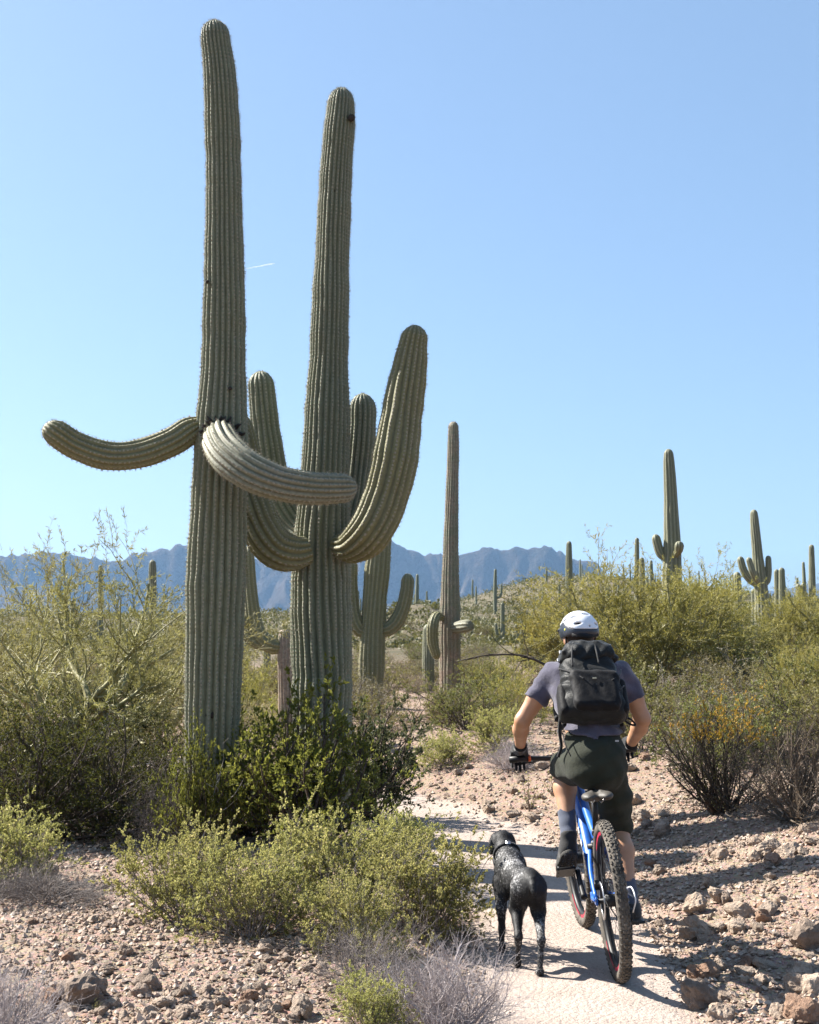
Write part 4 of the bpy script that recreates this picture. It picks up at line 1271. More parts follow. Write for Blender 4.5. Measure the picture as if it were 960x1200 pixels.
rock_px(822, 1180, 44, 16, 'grey pitted boulder at the trail edge below the wheel shadow', D, 1.0)
rock_px(940, 1195, 42, 17, 'red-brown boulder low on the bank', RR, 1.1)
rock_px(775, 980, 24, 18, 'dark rock in saguaro shade beside the rider', D, 1.2)
rock_px(925, 1002, 30, 19, 'brown rock half in the saguaro shadow on the bank', None)
rock_px(905, 1012, 26, 20, 'reddish rock touching the saguaro shadow on the bank', RR)
rock_px(955, 1110, 40, 21, 'large shaded rock on the bank at the end of the bicycle shadow', D, 1.3)
rock_px(884, 1010, 22, 22, 'loaf-shaped tan rock on the shaded bank', None)
rock_px(573, 952, 16, 23, 'lone tan stone at the inner edge of the trail', None)
rock_px(601, 957, 16, 24, 'brown stone beside the small sprig', None)
rock_px(624, 962, 22, 25, 'tan stone in the pile below the small sprig', None)
rock_px(305, 1140, 18, 26, 'brown stone in front of the bursage clump', None)
rock_px(60, 1028, 26, 27, 'dark flat stone under the dead twigs', D, 0.7)

def scatter_rocks():
    rng = np.random.default_rng(55)
    def zone(n, pxr, pyr, smin, smax, label, group, tmin=0.55):
        c = 0
        while c < n:
            px, py = rng.uniform(*pxr), rng.uniform(*pyr)
            g0 = ground_at(px, py)
            td = float(trail_dist(g0[:1], g0[1:2])[0])
            if abs(td) < tmin: continue
            if g0[1] > 30: continue
            s = smin + (smax - smin) * rng.random() ** 2.2
            rock(g0[0], g0[1], s, int(rng.integers(0, 1e6)), label, group)
            c += 1
    zone(95, (735, 960), (945, 1200), 0.045, 0.15, 'tan angular rock strewn over the rocky bank east of the trail', 'rocks strewn over the bank', 0.5)
    zone(75, (470, 760), (885, 985), 0.045, 0.13, 'tan stone scattered on the slope inside the trail bend', 'stones inside the trail bend', 0.85)
    zone(75, (0, 400), (1040, 1200), 0.030, 0.09, 'small tan stone lying on the gravel flat', 'stones on the gravel flat', 0.5)
    zone(30, (0, 330), (1165, 1200), 0.05, 0.10, 'tan stone in the rubble along the edge of the gravel flat', 'rubble stones at the gravel edge', 0.5)
scatter_rocks()

def gravel():
    """pebbles too many to count"""
    rng = np.random.default_rng(66)
    n = 84000
    Y = np.concatenate([rng.uniform(4.8, 11, int(n * 0.68)), rng.uniform(9, 17, n - int(n * 0.68))])
    px = rng.uniform(-110, 1070, n); x = (px - CX) / F * Y
    td = np.abs(trail_dist(x, Y))
    clump = fbm(x / 0.7, Y / 0.7, 3, 12)
    prob = np.where(td < 0.45 + 0.25 * sstep(8.0, 10.5, Y), 0.30, 0.55 + 0.9 * np.clip(clump + 0.3, 0, 1))
    keep = rng.random(n) < prob
    x, Y, td = x[keep], Y[keep], td[keep]; n = len(x)
    s = (0.011 + 0.034 * rng.random(n) ** 3.2) * np.where(td < 0.45, 0.5, 1.0)
    s = s * np.where(Y > 11, 1.3, 1.0)
    temps = []
    for i in range(10):
        rr_ = np.random.default_rng(1200 + i); a_ = np.arange(6) * PI / 3 + rr_.normal(0, 0.18, 6); q_ = rr_.uniform(0.38, 0.58, 6)
        v = np.vstack([np.stack([np.cos(a_) * q_, np.sin(a_) * q_ * 0.85, rr_.normal(0, 0.10, 6)], 1), [[rr_.normal(0, 0.12), rr_.normal(0, 0.12), 0.36], [0, 0, -0.36]]]); temps.append(v)
    f = []
    for q in range(6): f += [(6, q, (q + 1) % 6), (7, (q + 1) % 6, q)]
    f = np.array(f)
    temps = np.array(temps)
    ti = rng.integers(0, 10, n); v = temps[ti]
    a = rng.uniform(0, 2 * PI, n); ca, sa = np.cos(a), np.sin(a)
    vx = v[..., 0] * ca[:, None] - v[..., 1] * sa[:, None]; vy = v[..., 0] * sa[:, None] + v[..., 1] * ca[:, None]
    v = np.stack([vx, vy, v[..., 2]], -1) * (s * 1.0)[:, None, None]
    z = H(x, Y) + s * 0.16
    v = v + np.stack([x, Y, z], 1)[:, None]
    T = (f[None] + (np.arange(n) * 8)[:, None, None]).reshape(-1, 3)
    tone = np.repeat(rng.beta(2, 2, n), 8)
    me = mk('gravel', v.reshape(-1, 3), T, False, {'tone': tone})
    m, nt, out = new_mat('gravel_stone'); g = N(nt)
    t = g('ShaderNodeAttribute', attribute_name='tone').outputs['Fac']
    c = g.ramp(t, [(0.0, (0.149, 0.101, 0.075)), (0.35, (0.273, 0.203, 0.153)), (0.7, (0.370, 0.291, 0.234)), (1.0, (0.458, 0.389, 0.325))])
    b = g('ShaderNodeBsdfPrincipled', {'Base Color': c, 'Roughness': 0.9})
    b.inputs['Specular IOR Level'].default_value = 0.2
    nt.links.new(b.outputs[0], out.inputs[0])
    tag(obj('gravel', me, m), kind='stuff', label='loose tan gravel and pebbles on the desert floor', cat='gravel')
gravel()
# ================================================================== smooth-surface modelling (distance fields -> mesh)
class Grid:
    def __init__(self, lo, hi, vox):
        self.lo = np.array(lo, float); self.vox = vox
        n = np.ceil((np.array(hi) - self.lo) / vox).astype(int) + 1
        self.x = (self.lo[0] + vox * np.arange(n[0]))[:, None, None].astype(np.float32)
        self.y = (self.lo[1] + vox * np.arange(n[1]))[None, :, None].astype(np.float32)
        self.z = (self.lo[2] + vox * np.arange(n[2]))[None, None, :].astype(np.float32)
        self.n = n

def cone(g, a, b, r1, r2):
    """tapered capsule"""
    ba = np.array(b, float) - np.array(a, float); L = ba @ ba + 1e-12
    px, py, pz = g.x - np.float32(a[0]), g.y - np.float32(a[1]), g.z - np.float32(a[2])
    t = np.clip((px * np.float32(ba[0]) + py * np.float32(ba[1]) + pz * np.float32(ba[2])) / np.float32(L), 0, 1)
    dx, dy, dz = px - t * np.float32(ba[0]), py - t * np.float32(ba[1]), pz - t * np.float32(ba[2])
    return np.sqrt(dx * dx + dy * dy + dz * dz) - (np.float32(r1) + t * np.float32(r2 - r1))

def rotm(rx=0, ry=0, rz=0):
    return np.array(Matrix.Rotation(rz, 3, 'Z') @ Matrix.Rotation(ry, 3, 'Y') @ Matrix.Rotation(rx, 3, 'X'))

def _loc(g, c, R):
    px, py, pz = g.x - np.float32(c[0]), g.y - np.float32(c[1]), g.z - np.float32(c[2])
    if R is None: return px, py, pz
    R = np.asarray(R, np.float32)
    return (px * R[0, 0] + py * R[1, 0] + pz * R[2, 0], px * R[0, 1] + py * R[1, 1] + pz * R[2, 1], px * R[0, 2] + py * R[1, 2] + pz * R[2, 2])

def ell(g, c, r, R=None):
    x, y, z = _loc(g, c, R)
    k0 = np.sqrt((x / r[0]) ** 2 + (y / r[1]) ** 2 + (z / r[2]) ** 2)
    k1 = np.sqrt((x / r[0] ** 2) ** 2 + (y / r[1] ** 2) ** 2 + (z / r[2] ** 2) ** 2) + 1e-6
    return k0 * (k0 - 1) / k1

def rbox(g, c, s, rd, R=None, taper=0.0):
    """rounded box of half-sizes s; taper shrinks x toward +z"""
    x, y, z = _loc(g, c, R)
    f = 1 + taper * (z / s[2])
    qx, qy, qz = np.abs(x) * f - (s[0] - rd), np.abs(y) - (s[1] - rd), np.abs(z) - (s[2] - rd)
    o = np.sqrt(np.maximum(qx, 0) ** 2 + np.maximum(qy, 0) ** 2 + np.maximum(qz, 0) ** 2)
    return o + np.minimum(np.maximum(qx, np.maximum(qy, qz)), 0) - rd

def half(g, p, n):
    n = nrm(n)
    return (g.x - np.float32(p[0])) * np.float32(n[0]) + (g.y - np.float32(p[1])) * np.float32(n[1]) + (g.z - np.float32(p[2])) * np.float32(n[2])

def smin(a, b, k):
    h = np.clip(0.5 + 0.5 * (b - a) / k, 0, 1)
    return b + (a - b) * h - k * h * (1 - h)

def smax(a, b, k):
    return -smin(-a, -b, k)

def blend(parts, k):
    d = None
    for p in parts:
        kk = k
        if isinstance(p, tuple): p, kk = p
        d = p if d is None else smin(d, p, kk)
    return d

def chain(g, pts, rs, k=0.02):
    return blend([cone(g, pts[i], pts[i + 1], rs[i], rs[i + 1]) for i in range(len(pts) - 1)], k)

def net(g, d, name):
    """surface nets"""
    s = d < 0
    n = np.array(d.shape)
    c = tuple(n - 1)
    acc = np.zeros(c + (3,), np.float32); cnt = np.zeros(c, np.float32)
    corners = [(i, j, k) for i in (0, 1) for j in (0, 1) for k in (0, 1)]
    def sl(o): return tuple(slice(o[a], o[a] + c[a]) for a in range(3))
    for a in range(3):
        for o in corners:
            if o[a]: continue
            o2 = list(o); o2[a] = 1
            A, B = d[sl(o)], d[sl(o2)]
            m = s[sl(o)] != s[sl(o2)]
            t = np.where(m, A / np.where(m, A - B, 1), 0)
            cnt += m
            for b in range(3):
                acc[..., b] += np.where(m, (o[b] + (t if b == a else 0)), 0)
    act = cnt > 0
    idx = np.full(c, -1, np.int64); idx[act] = np.arange(act.sum())
    ii = np.argwhere(act)
    V = g.lo + (ii + acc[act] / cnt[act][:, None]) * g.vox
    Q = []
    for a in range(3):
        b, e = (a + 1) % 3, (a + 2) % 3
        lo = [slice(None)] * 3; hi = [slice(None)] * 3
        lo[a] = slice(0, -1); hi[a] = slice(1, None)
        m = s[tuple(lo)] != s[tuple(hi)]
        w = np.argwhere(m)
        w = w[(w[:, b] > 0) & (w[:, e] > 0) & (w[:, b] < n[b] - 1) & (w[:, e] < n[e] - 1)]
        if not len(w): continue
        def cell(db, de):
            q = w.copy(); q[:, b] -= db; q[:, e] -= de
            return idx[q[:, 0], q[:, 1], q[:, 2]]
        quad = np.stack([cell(1, 1), cell(0, 1), cell(0, 0), cell(1, 0)], 1)
        inside = s[w[:, 0], w[:, 1], w[:, 2]]
        quad[~inside] = quad[~inside][:, ::-1]
        Q.append(quad)
    Q = np.vstack(Q); Q = Q[(Q >= 0).all(1)]
    # one light smoothing pass
    for _ in range(2):
        sm = np.zeros_like(V); ct = np.zeros(len(V))
        for k in range(4):
            np.add.at(sm, Q[:, k], V[Q[:, (k + 1) % 4]] + V[Q[:, (k - 1) % 4]]); np.add.at(ct, Q[:, k], 2)
        V = V * 0.5 + 0.5 * sm / np.maximum(ct, 1)[:, None]
    return V, Q

def net_obj(name, g, d, mat, parent, origin, attr=None):
    V, Q = net(g, d, name)
    me = mk(name, V - origin, Q, True, attr(V) if attr else None)
    return obj(name, me, mat, parent)
# ================================================================== the cyclist
def cloth(name, col, rough=0.85, bump=0.25, scale=420.0, var=0.10, sheen=0.2, big=0.0):
    m, nt, out = new_mat(name); g = N(nt)
    tc = g('ShaderNodeTexCoord').outputs['Object']
    n1 = g.noise(9, 4, 0.6, tc)
    c = g.ramp(n1, [(0.3, tuple(c * (1 - 2 * var) for c in col)), (0.7, tuple(c * (1 + 2 * var) for c in col))])
    h = g.math('ADD', g.math('MULTIPLY', g.noise(scale, 2, 0.6, tc), 0.15), g.math('MULTIPLY', g.noise(22, 4, 0.55, tc), big))
    b = g('ShaderNodeBsdfPrincipled', {'Base Color': c, 'Roughness': rough, 'Normal': g.bump(h, bump, 0.02)})
    b.inputs['Sheen Weight'].default_value = sheen
    b.inputs['Specular IOR Level'].default_value = 0.12
    nt.links.new(b.outputs[0], out.inputs[0])
    return m
def skin_material():
    m, nt, out = new_mat('skin'); g = N(nt)
    tc = g('ShaderNodeTexCoord').outputs['Object']
    c = g.ramp(g.noise(14, 4, 0.6, tc), [(0.3, (0.36, 0.185, 0.10)), (0.7, (0.45, 0.245, 0.145))])
    b = g('ShaderNodeBsdfPrincipled', {'Base Color': c, 'Roughness': 0.5, 'Normal': g.bump(g.noise(160, 3, 0.6, tc), 0.15, 0.004)})
    b.inputs['Subsurface Weight'].default_value = 0.12
    b.inputs['Subsurface Radius'].default_value = (0.01, 0.004, 0.002)
    nt.links.new(b.outputs[0], out.inputs[0])
    return m
M_SKIN = skin_material()
M_SHIRT = cloth('heather_purple_jersey', (0.071, 0.067, 0.098), 0.9, 0.5, 500, 0.12, 0.3, 0.6)
M_SHORT = cloth('dark_olive_fabric', (0.027, 0.030, 0.021), 0.85, 0.6, 600, 0.1, 0.05, 0.5)
M_SOCK = cloth('slate_sock_knit', (0.075, 0.085, 0.115), 0.95, 0.4, 300)
M_GLOVE = cloth('black_glove_fabric', (0.012, 0.012, 0.013), 0.75, 0.4, 300)
M_SHOE = cloth('black_shoe_leather', (0.022, 0.021, 0.021), 0.65, 0.4, 120)
M_SOLE = pbr('dusty_shoe_sole', (0.035, 0.032, 0.028), 0.85, bump=0.8, bscale=160)
M_HAIR = cloth('dark_brown_hair', (0.03, 0.02, 0.013), 0.6, 0.8, 300)

RX = 0.0
def build_rider():
    base = np.array([0.93, 6.80, 0.0])
    root = thing('person', 'cyclist in purple tee, dark olive shorts and backpack riding away up the trail', 'person', base)
    # joints
    PEL = (0.915, 6.76, 1.00)
    HL, HR = (0.848, 6.79, 0.96), (0.978, 6.79, 0.96)
    KL, AL, TL = (0.800, 7.23, 0.91), (0.800, 6.985, 0.585), (0.795, 7.08, 0.47)
    KR, AR, TR = (1.058, 7.02, 0.62), (1.075, 6.735, 0.285), (1.085, 6.86, 0.205)
    CH = (0.905, 6.98, 1.30); NB = (0.893, 7.09, 1.465)
    SL, SR = (0.730, 7.05, 1.400), (1.095, 7.05, 1.405)
    EL, WL = (0.575, 7.07, 1.165), (0.577, 7.27, 1.015)
    ER, WR = (1.200, 7.05, 1.175), (1.172, 7.26, 1.030)
    HD = np.array((0.885, 7.165, 1.60))
    def arms(g, e=0.0):
        a = [chain(g, [SL, tuple(np.array(SL) * .5 + np.array(EL) * .5 + [-0.004, 0, 0.0]), EL], [0.056 + e, 0.050 + e, 0.041 + e], 0.02),
             chain(g, [EL, tuple(np.array(EL) * .65 + np.array(WL) * .35 + [-0.006, 0, 0]), WL], [0.041 + e, 0.042 + e, 0.028 + e], 0.02)]
        b = [chain(g, [SR, tuple(np.array(SR) * .5 + np.array(ER) * .5 + [0.006, 0, 0.0]), ER], [0.056 + e, 0.051 + e, 0.042 + e], 0.02),
             chain(g, [ER, tuple(np.array(ER) * .65 + np.array(WR) * .35 + [0.006, 0, 0]), WR], [0.042 + e, 0.043 + e, 0.029 + e], 0.02)]
        return blend(a, 0.02), blend(b, 0.02)
    def torso(g, e=0.0):
        Rt = rotm(rx=-0.62)
        return blend([ell(g, PEL, (0.126 + e, 0.106 + e, 0.110 + e), rotm(rx=-0.3)),
                      ell(g, (0.91, 6.86, 1.13), (0.134 + e, 0.100 + e, 0.15 + e), Rt),
                      ell(g, CH, (0.172 + e, 0.118 + e, 0.18 + e), Rt),
                      cone(g, (0.78, 7.03, 1.395), (1.04, 7.03, 1.395), 0.068 + e, 0.068 + e)], 0.07)
    def legs(g, e=0.0):
        def leg(h, k, a, calf):
            h, k, a = map(np.array, (h, k, a))
            return blend([chain(g, [h, h * .5 + k * .5, k], [0.088 + e, 0.076 + e, 0.056 + e], 0.03),
                          chain(g, [k, k * .68 + a * .32 + np.array(calf), a * .85 + k * .15, a], [0.054 + e, 0.057 + e, 0.036 + e, 0.034 + e], 0.03)], 0.03)
        return leg(HL, KL, AL, (0, -0.022, 0.0)), leg(HR, KR, AR, (0, -0.025, 0.005))
    # ---------------- body: one continuous skin surface
    g = Grid((0.48, 6.55, 0.12), (1.32, 7.42, 1.76), 0.0085)
    aL, aR = arms(g); lL, lR = legs(g)
    Rh = rotm(rx=-0.30, rz=0.22)
    head = blend([ell(g, HD + [0, -0.005, 0.02], (0.076, 0.094, 0.092), Rh), ell(g, HD + [0.0, 0.035, -0.055], (0.055, 0.062, 0.060), Rh)], 0.03)
    fwd = Rh @ np.array([0, 1, 0]); upv = Rh @ np.array([0, 0, 1]); sd = Rh @ np.array([1, 0, 0])
    nose = cone(g, HD + fwd * 0.088 - upv * 0.005, HD + fwd * 0.106 - upv * 0.035, 0.010, 0.014)
    mouth = cone(g, HD + fwd * 0.088 - upv * 0.066 - sd * 0.018, HD + fwd * 0.088 - upv * 0.066 + sd * 0.018, 0.009, 0.009)
    ears = [ell(g, HD + sd * s * 0.078 - fwd * 0.004 - upv * 0.022, (0.011, 0.018, 0.031), Rh) for s in (-1, 1)]
    brow = cone(g, HD + fwd * 0.084 + upv * 0.012 - sd * 0.03, HD + fwd * 0.084 + upv * 0.012 + sd * 0.03, 0.012, 0.012)
    neck = cone(g, NB, HD + [0, -0.015, -0.04], 0.060, 0.052)
    feet = [blend([cone(g, AL, TL, 0.034, 0.030)], 0.02), blend([cone(g, AR, TR, 0.034, 0.030)], 0.02)]
    body = blend([torso(g), (head, 0.03), (neck, 0.035), (aL, 0.03), (aR, 0.03), (lL, 0.05), (lR, 0.05), (feet[0], 0.02), (feet[1], 0.02), (nose, 0.012), (mouth, 0.008), (brow, 0.012), (ears[0], 0.008), (ears[1], 0.008)], 0.03)
    # eye sockets
    for s in (-1, 1):
        body = smax(body, -(ell(g, HD + fwd * 0.097 + sd * s * 0.031 - upv * 0.006, (0.015, 0.010, 0.009), Rh)), 0.008)
    net_obj('body', g, body, M_SKIN, root, base)
    for s in (-1, 1):
        b = MB(); c = HD + fwd * 0.084 + sd * s * 0.031 - upv * 0.006
        v, f = ico(2); b.add(v * 0.0115 + c - base, T=f); obj('eye', b.mesh('eye'), pbr('eye_white', (0.7, 0.68, 0.66), 0.3), root)
    # ---------------- tee shirt
    g = Grid((0.55, 6.58, 0.98), (1.29, 7.26, 1.56), 0.0085)
    aL, aR = arms(g, 0.0)
    sleeveL = cone(g, SL, np.array(SL) * .30 + np.array(EL) * .70 + [-0.002, 0.0, 0], 0.066, 0.064)
    sleeveR = cone(g, SR, np.array(SR) * .30 + np.array(ER) * .70 + [0.002, 0.0, 0], 0.066, 0.065)
    uL, uR = np.array(EL) - np.array(SL), np.array(ER) - np.array(SR)
    eL = np.array(SL) + uL * 0.56; eR = np.array(SR) + uR * 0.58
    sleeveL = np.maximum(sleeveL, half(g, eL, uL)); sleeveR = np.maximum(sleeveR, half(g, eR, uR))
    t = np.maximum(smin(torso(g, 0.013), ell(g, (0.912, 6.81, 1.06), (0.172, 0.140, 0.13), rotm(rx=-0.5)), 0.04), -half(g, (0.91, 6.70, 1.112), (0, -0.25, 1.0)))
    sh = blend([t, (sleeveL, 0.03), (sleeveR, 0.03)], 0.03)
    sh = np.maximum(sh, half(g, (0.893, 7.10, 1.495), (0, 0.45, 1.0)))
    fold = 0.005 * np.sin(46 * g.x + 22 * g.z + 3 * np.sin(18 * g.y)) * np.sin(30 * g.z - 17 * g.x + 9 * g.y) + 0.003 * np.sin(85 * g.z + 50 * g.x + 2 * np.sin(20 * g.x))
    net_obj('tee_shirt', g, sh + fold.astype(np.float32), M_SHIRT, root, base)
    # ---------------- shorts
    g = Grid((0.60, 6.52, 0.52), (1.24, 7.36, 1.18), 0.0085)
    def sleg(h, k, f0, r0, r1):
        h, k = np.array(h), np.array(k); e = h + (k - h) * f0
        return np.maximum(chain(g, [h, h * .5 + e * .5, h + (e - h) * 1.25], [0.092, r0 - 0.010, r1 - 0.008], 0.04), half(g, e, k - h))
    s1 = sleg(HL, KL, 0.92, 0.10, 0.088); s2 = sleg(HR, KR, 1.02, 0.100, 0.085)
    seat = blend([ell(g, PEL, (0.146, 0.130, 0.128), rotm(rx=-0.3)), ell(g, (0.858, 6.718, 0.955), (0.082, 0.088, 0.105)), ell(g, (0.972, 6.718, 0.955), (0.082, 0.088, 0.105)), (ell(g, (0.915, 6.708, 0.965), (0.085, 0.092, 0.105)), 0.06), ell(g, (0.912, 6.83, 1.075), (0.143, 0.108, 0.12), rotm(rx=-0.6))], 0.05)
    so = blend([seat, (s1, 0.045), (s2, 0.045)], 0.045)
    so = np.maximum(so, half(g, (0.91, 6.78, 1.17), (0, 0.35, 1.0)))
    fold = 0.0045 * np.sin(38 * g.z + 30 * g.x + 2 * np.sin(15 * g.y)) * np.sin(24 * g.y + 26 * g.x) + 0.003 * np.sin(70 * g.z - 35 * g.x)
    shorts = net_obj('shorts', g, so + fold.astype(np.float32), M_SHORT, root, base)
    b = MB(); b.box(np.array((1.005, 6.648, 1.092)) - base, (0.018, 0.004, 0.008)); obj('logo', b.mesh('logo', False), pbr('grey_print', (0.35, 0.35, 0.35)), shorts)
    # ---------------- socks
    for nm, K_, A_, T_, top in (('sock', KL, AL, TL, 0.34), ('sock', KR, AR, TR, 0.30)):
        K_, A_, T_ = map(np.array, (K_, A_, T_)); tp = A_ + (K_ - A_) * top
        lo = np.minimum(np.minimum(tp, A_), T_) - 0.08; hi = np.maximum(np.maximum(tp, A_), T_) + 0.08
        g = Grid(lo, hi, 0.006)
        d = np.maximum(blend([chain(g, [K_ * .42 + A_ * .58, A_ * .85 + K_ * .15, A_], [0.052, 0.0405, 0.0385], 0.02), cone(g, A_, T_, 0.038, 0.034)], 0.02), half(g, tp, K_ - A_))
        net_obj(nm, g, d, M_SOCK, root, base)
    # ---------------- shoes
    def shoe(A_, heel, toe, side):
        A_, heel, toe = map(np.array, (A_, heel, toe))
        f = nrm(toe - heel); x = nrm(np.cross(f, [0, 0, 1.0])); u = np.cross(x, f)
        R = np.stack([x, f, u], 1)
        L = np.linalg.norm(toe - heel); c = (heel + toe) / 2
        g = Grid(np.minimum(np.minimum(heel, toe), A_) - 0.10, np.maximum(np.maximum(heel, toe), A_) + 0.10, 0.0055)
        up = blend([ell(g, c - f * L * 0.27 + u * 0.030, (0.040, 0.066, 0.048), R), ell(g, c + f * L * 0.20 + u * 0.022, (0.048, 0.085, 0.036), R), ell(g, c + u * 0.045, (0.039, 0.07, 0.042), R), cone(g, c - f * L * 0.26 + u * 0.03, A_ + (A_ - c) * 0.02, 0.042, 0.043)], 0.03)
        up = np.maximum(up, half(g, A_ + u * 0.012, u * 0.9 + f * -0.1))
        sh = net_obj('shoe', g, np.maximum(up, -half(g, c + u * 0.002, u)), M_SHOE, root, base)
        g2 = Grid(np.minimum(heel, toe) - 0.09, np.maximum(heel, toe) + 0.09, 0.0055)
        so_ = blend([ell(g2, c - f * L * 0.30, (0.043, 0.055, 0.05), R), ell(g2, c + f * L * 0.20, (0.053, 0.10, 0.05), R), ell(g2, c, (0.040, 0.1, 0.05), R)], 0.03)
        so_ = smax(so_, np.abs(half(g2, c - u * 0.006, u)) - 0.012, 0.004)
        net_obj('sole', g2, so_, M_SOLE, sh, base)
        # lugs under the sole
        b = MB()
        for i in range(-5, 6):
            for j in (-1, 0, 1):
                w = 0.03 if i < -1 else 0.036
                b.box(c + f * (i * L * 0.088) + x * (j * w * 0.72) - u * 0.0185 - base, (0.017, 0.014, 0.006), R)
        tag(obj('lugs', b.mesh('lugs', False), M_SOLE, sh), kind='stuff')
    shoe(AL, (0.800, 6.925, 0.515), (0.790, 7.115, 0.375), -1)
    shoe(AR, (1.070, 6.640, 0.225), (1.095, 6.905, 0.190), 1)
    # ---------------- gloves with separate fingers
    def glove(W, s, ctr):
        """W wrist, s = -1 left / +1 right, ctr = grip point on the bar"""
        W, ctr = np.array(W), np.array(ctr)
        g = Grid(np.minimum(W, ctr) - 0.095, np.maximum(W, ctr) + 0.095, 0.0045)
        kn = ctr + np.array([0, 0.005, 0.038])
        palm = blend([cone(g, W, W * .5 + kn * .5, 0.034, 0.036), ell(g, W * .42 + kn * .58 + [0, 0, 0.002], (0.044, 0.046, 0.022), rotm(rx=-0.45)), cone(g, kn + [-0.030, 0, -0.004], kn + [0.030, 0, -0.004], 0.017, 0.017)], 0.018)
        d = palm
        for i in range(4):
            ox = (-0.033 + 0.022 * i) * s * -1
            ln = [0.82, 1.0, 1.06, 0.95][i]
            a = kn + [ox, 0.012, -0.006]; b_ = a + np.array([0, 0.026, -0.022]) * ln; c = b_ + np.array([0, -0.006, -0.042]) * ln; e = c + np.array([0, -0.024, -0.030]) * ln
            d = smin(d, chain(g, [a, b_, c, e], [0.0105, 0.0100, 0.0092, 0.0078], 0.004), 0.006)
        t0 = W * .5 + kn * .5 + np.array([-s * 0.030, 0, -0.008]); t1 = ctr + np.array([-s * 0.052, -0.004, 0.004]); t2 = ctr + np.array([-s * 0.050, 0.024, -0.018])
        d = smin(d, chain(g, [t0, t1, t2], [0.014, 0.0115, 0.009], 0.006), 0.010)
        gl = net_obj('glove', g, d, M_GLOVE, root, base)
        ax = nrm(kn - W); b = MB()
        c0 = W - ax * 0.022
        b.tube([c0 - base, W + ax * 0.004 - base], [0.035, 0.037], 18); obj('cuff', b.mesh('cuff'), M_GLOVE, gl)
    glove(WL, -1, (0.575, 7.375, 0.938))
    glove(WR, 1, (1.168, 7.375, 0.988))
    # hair below the helmet
    g = Grid(HD - 0.14, HD + 0.14, 0.006)
    hr = np.maximum(ell(g, HD + [0, -0.006, 0.02], (0.080, 0.098, 0.096), Rh), -half(g, HD + fwd * 0.02, -fwd + upv * 0.55))
    hr = np.maximum(hr, -half(g, HD - upv * 0.045, upv))
    net_obj('hair', g, hr, M_HAIR, root, base)
    return HD, Rh, base
HD, RH, RB = build_rider()

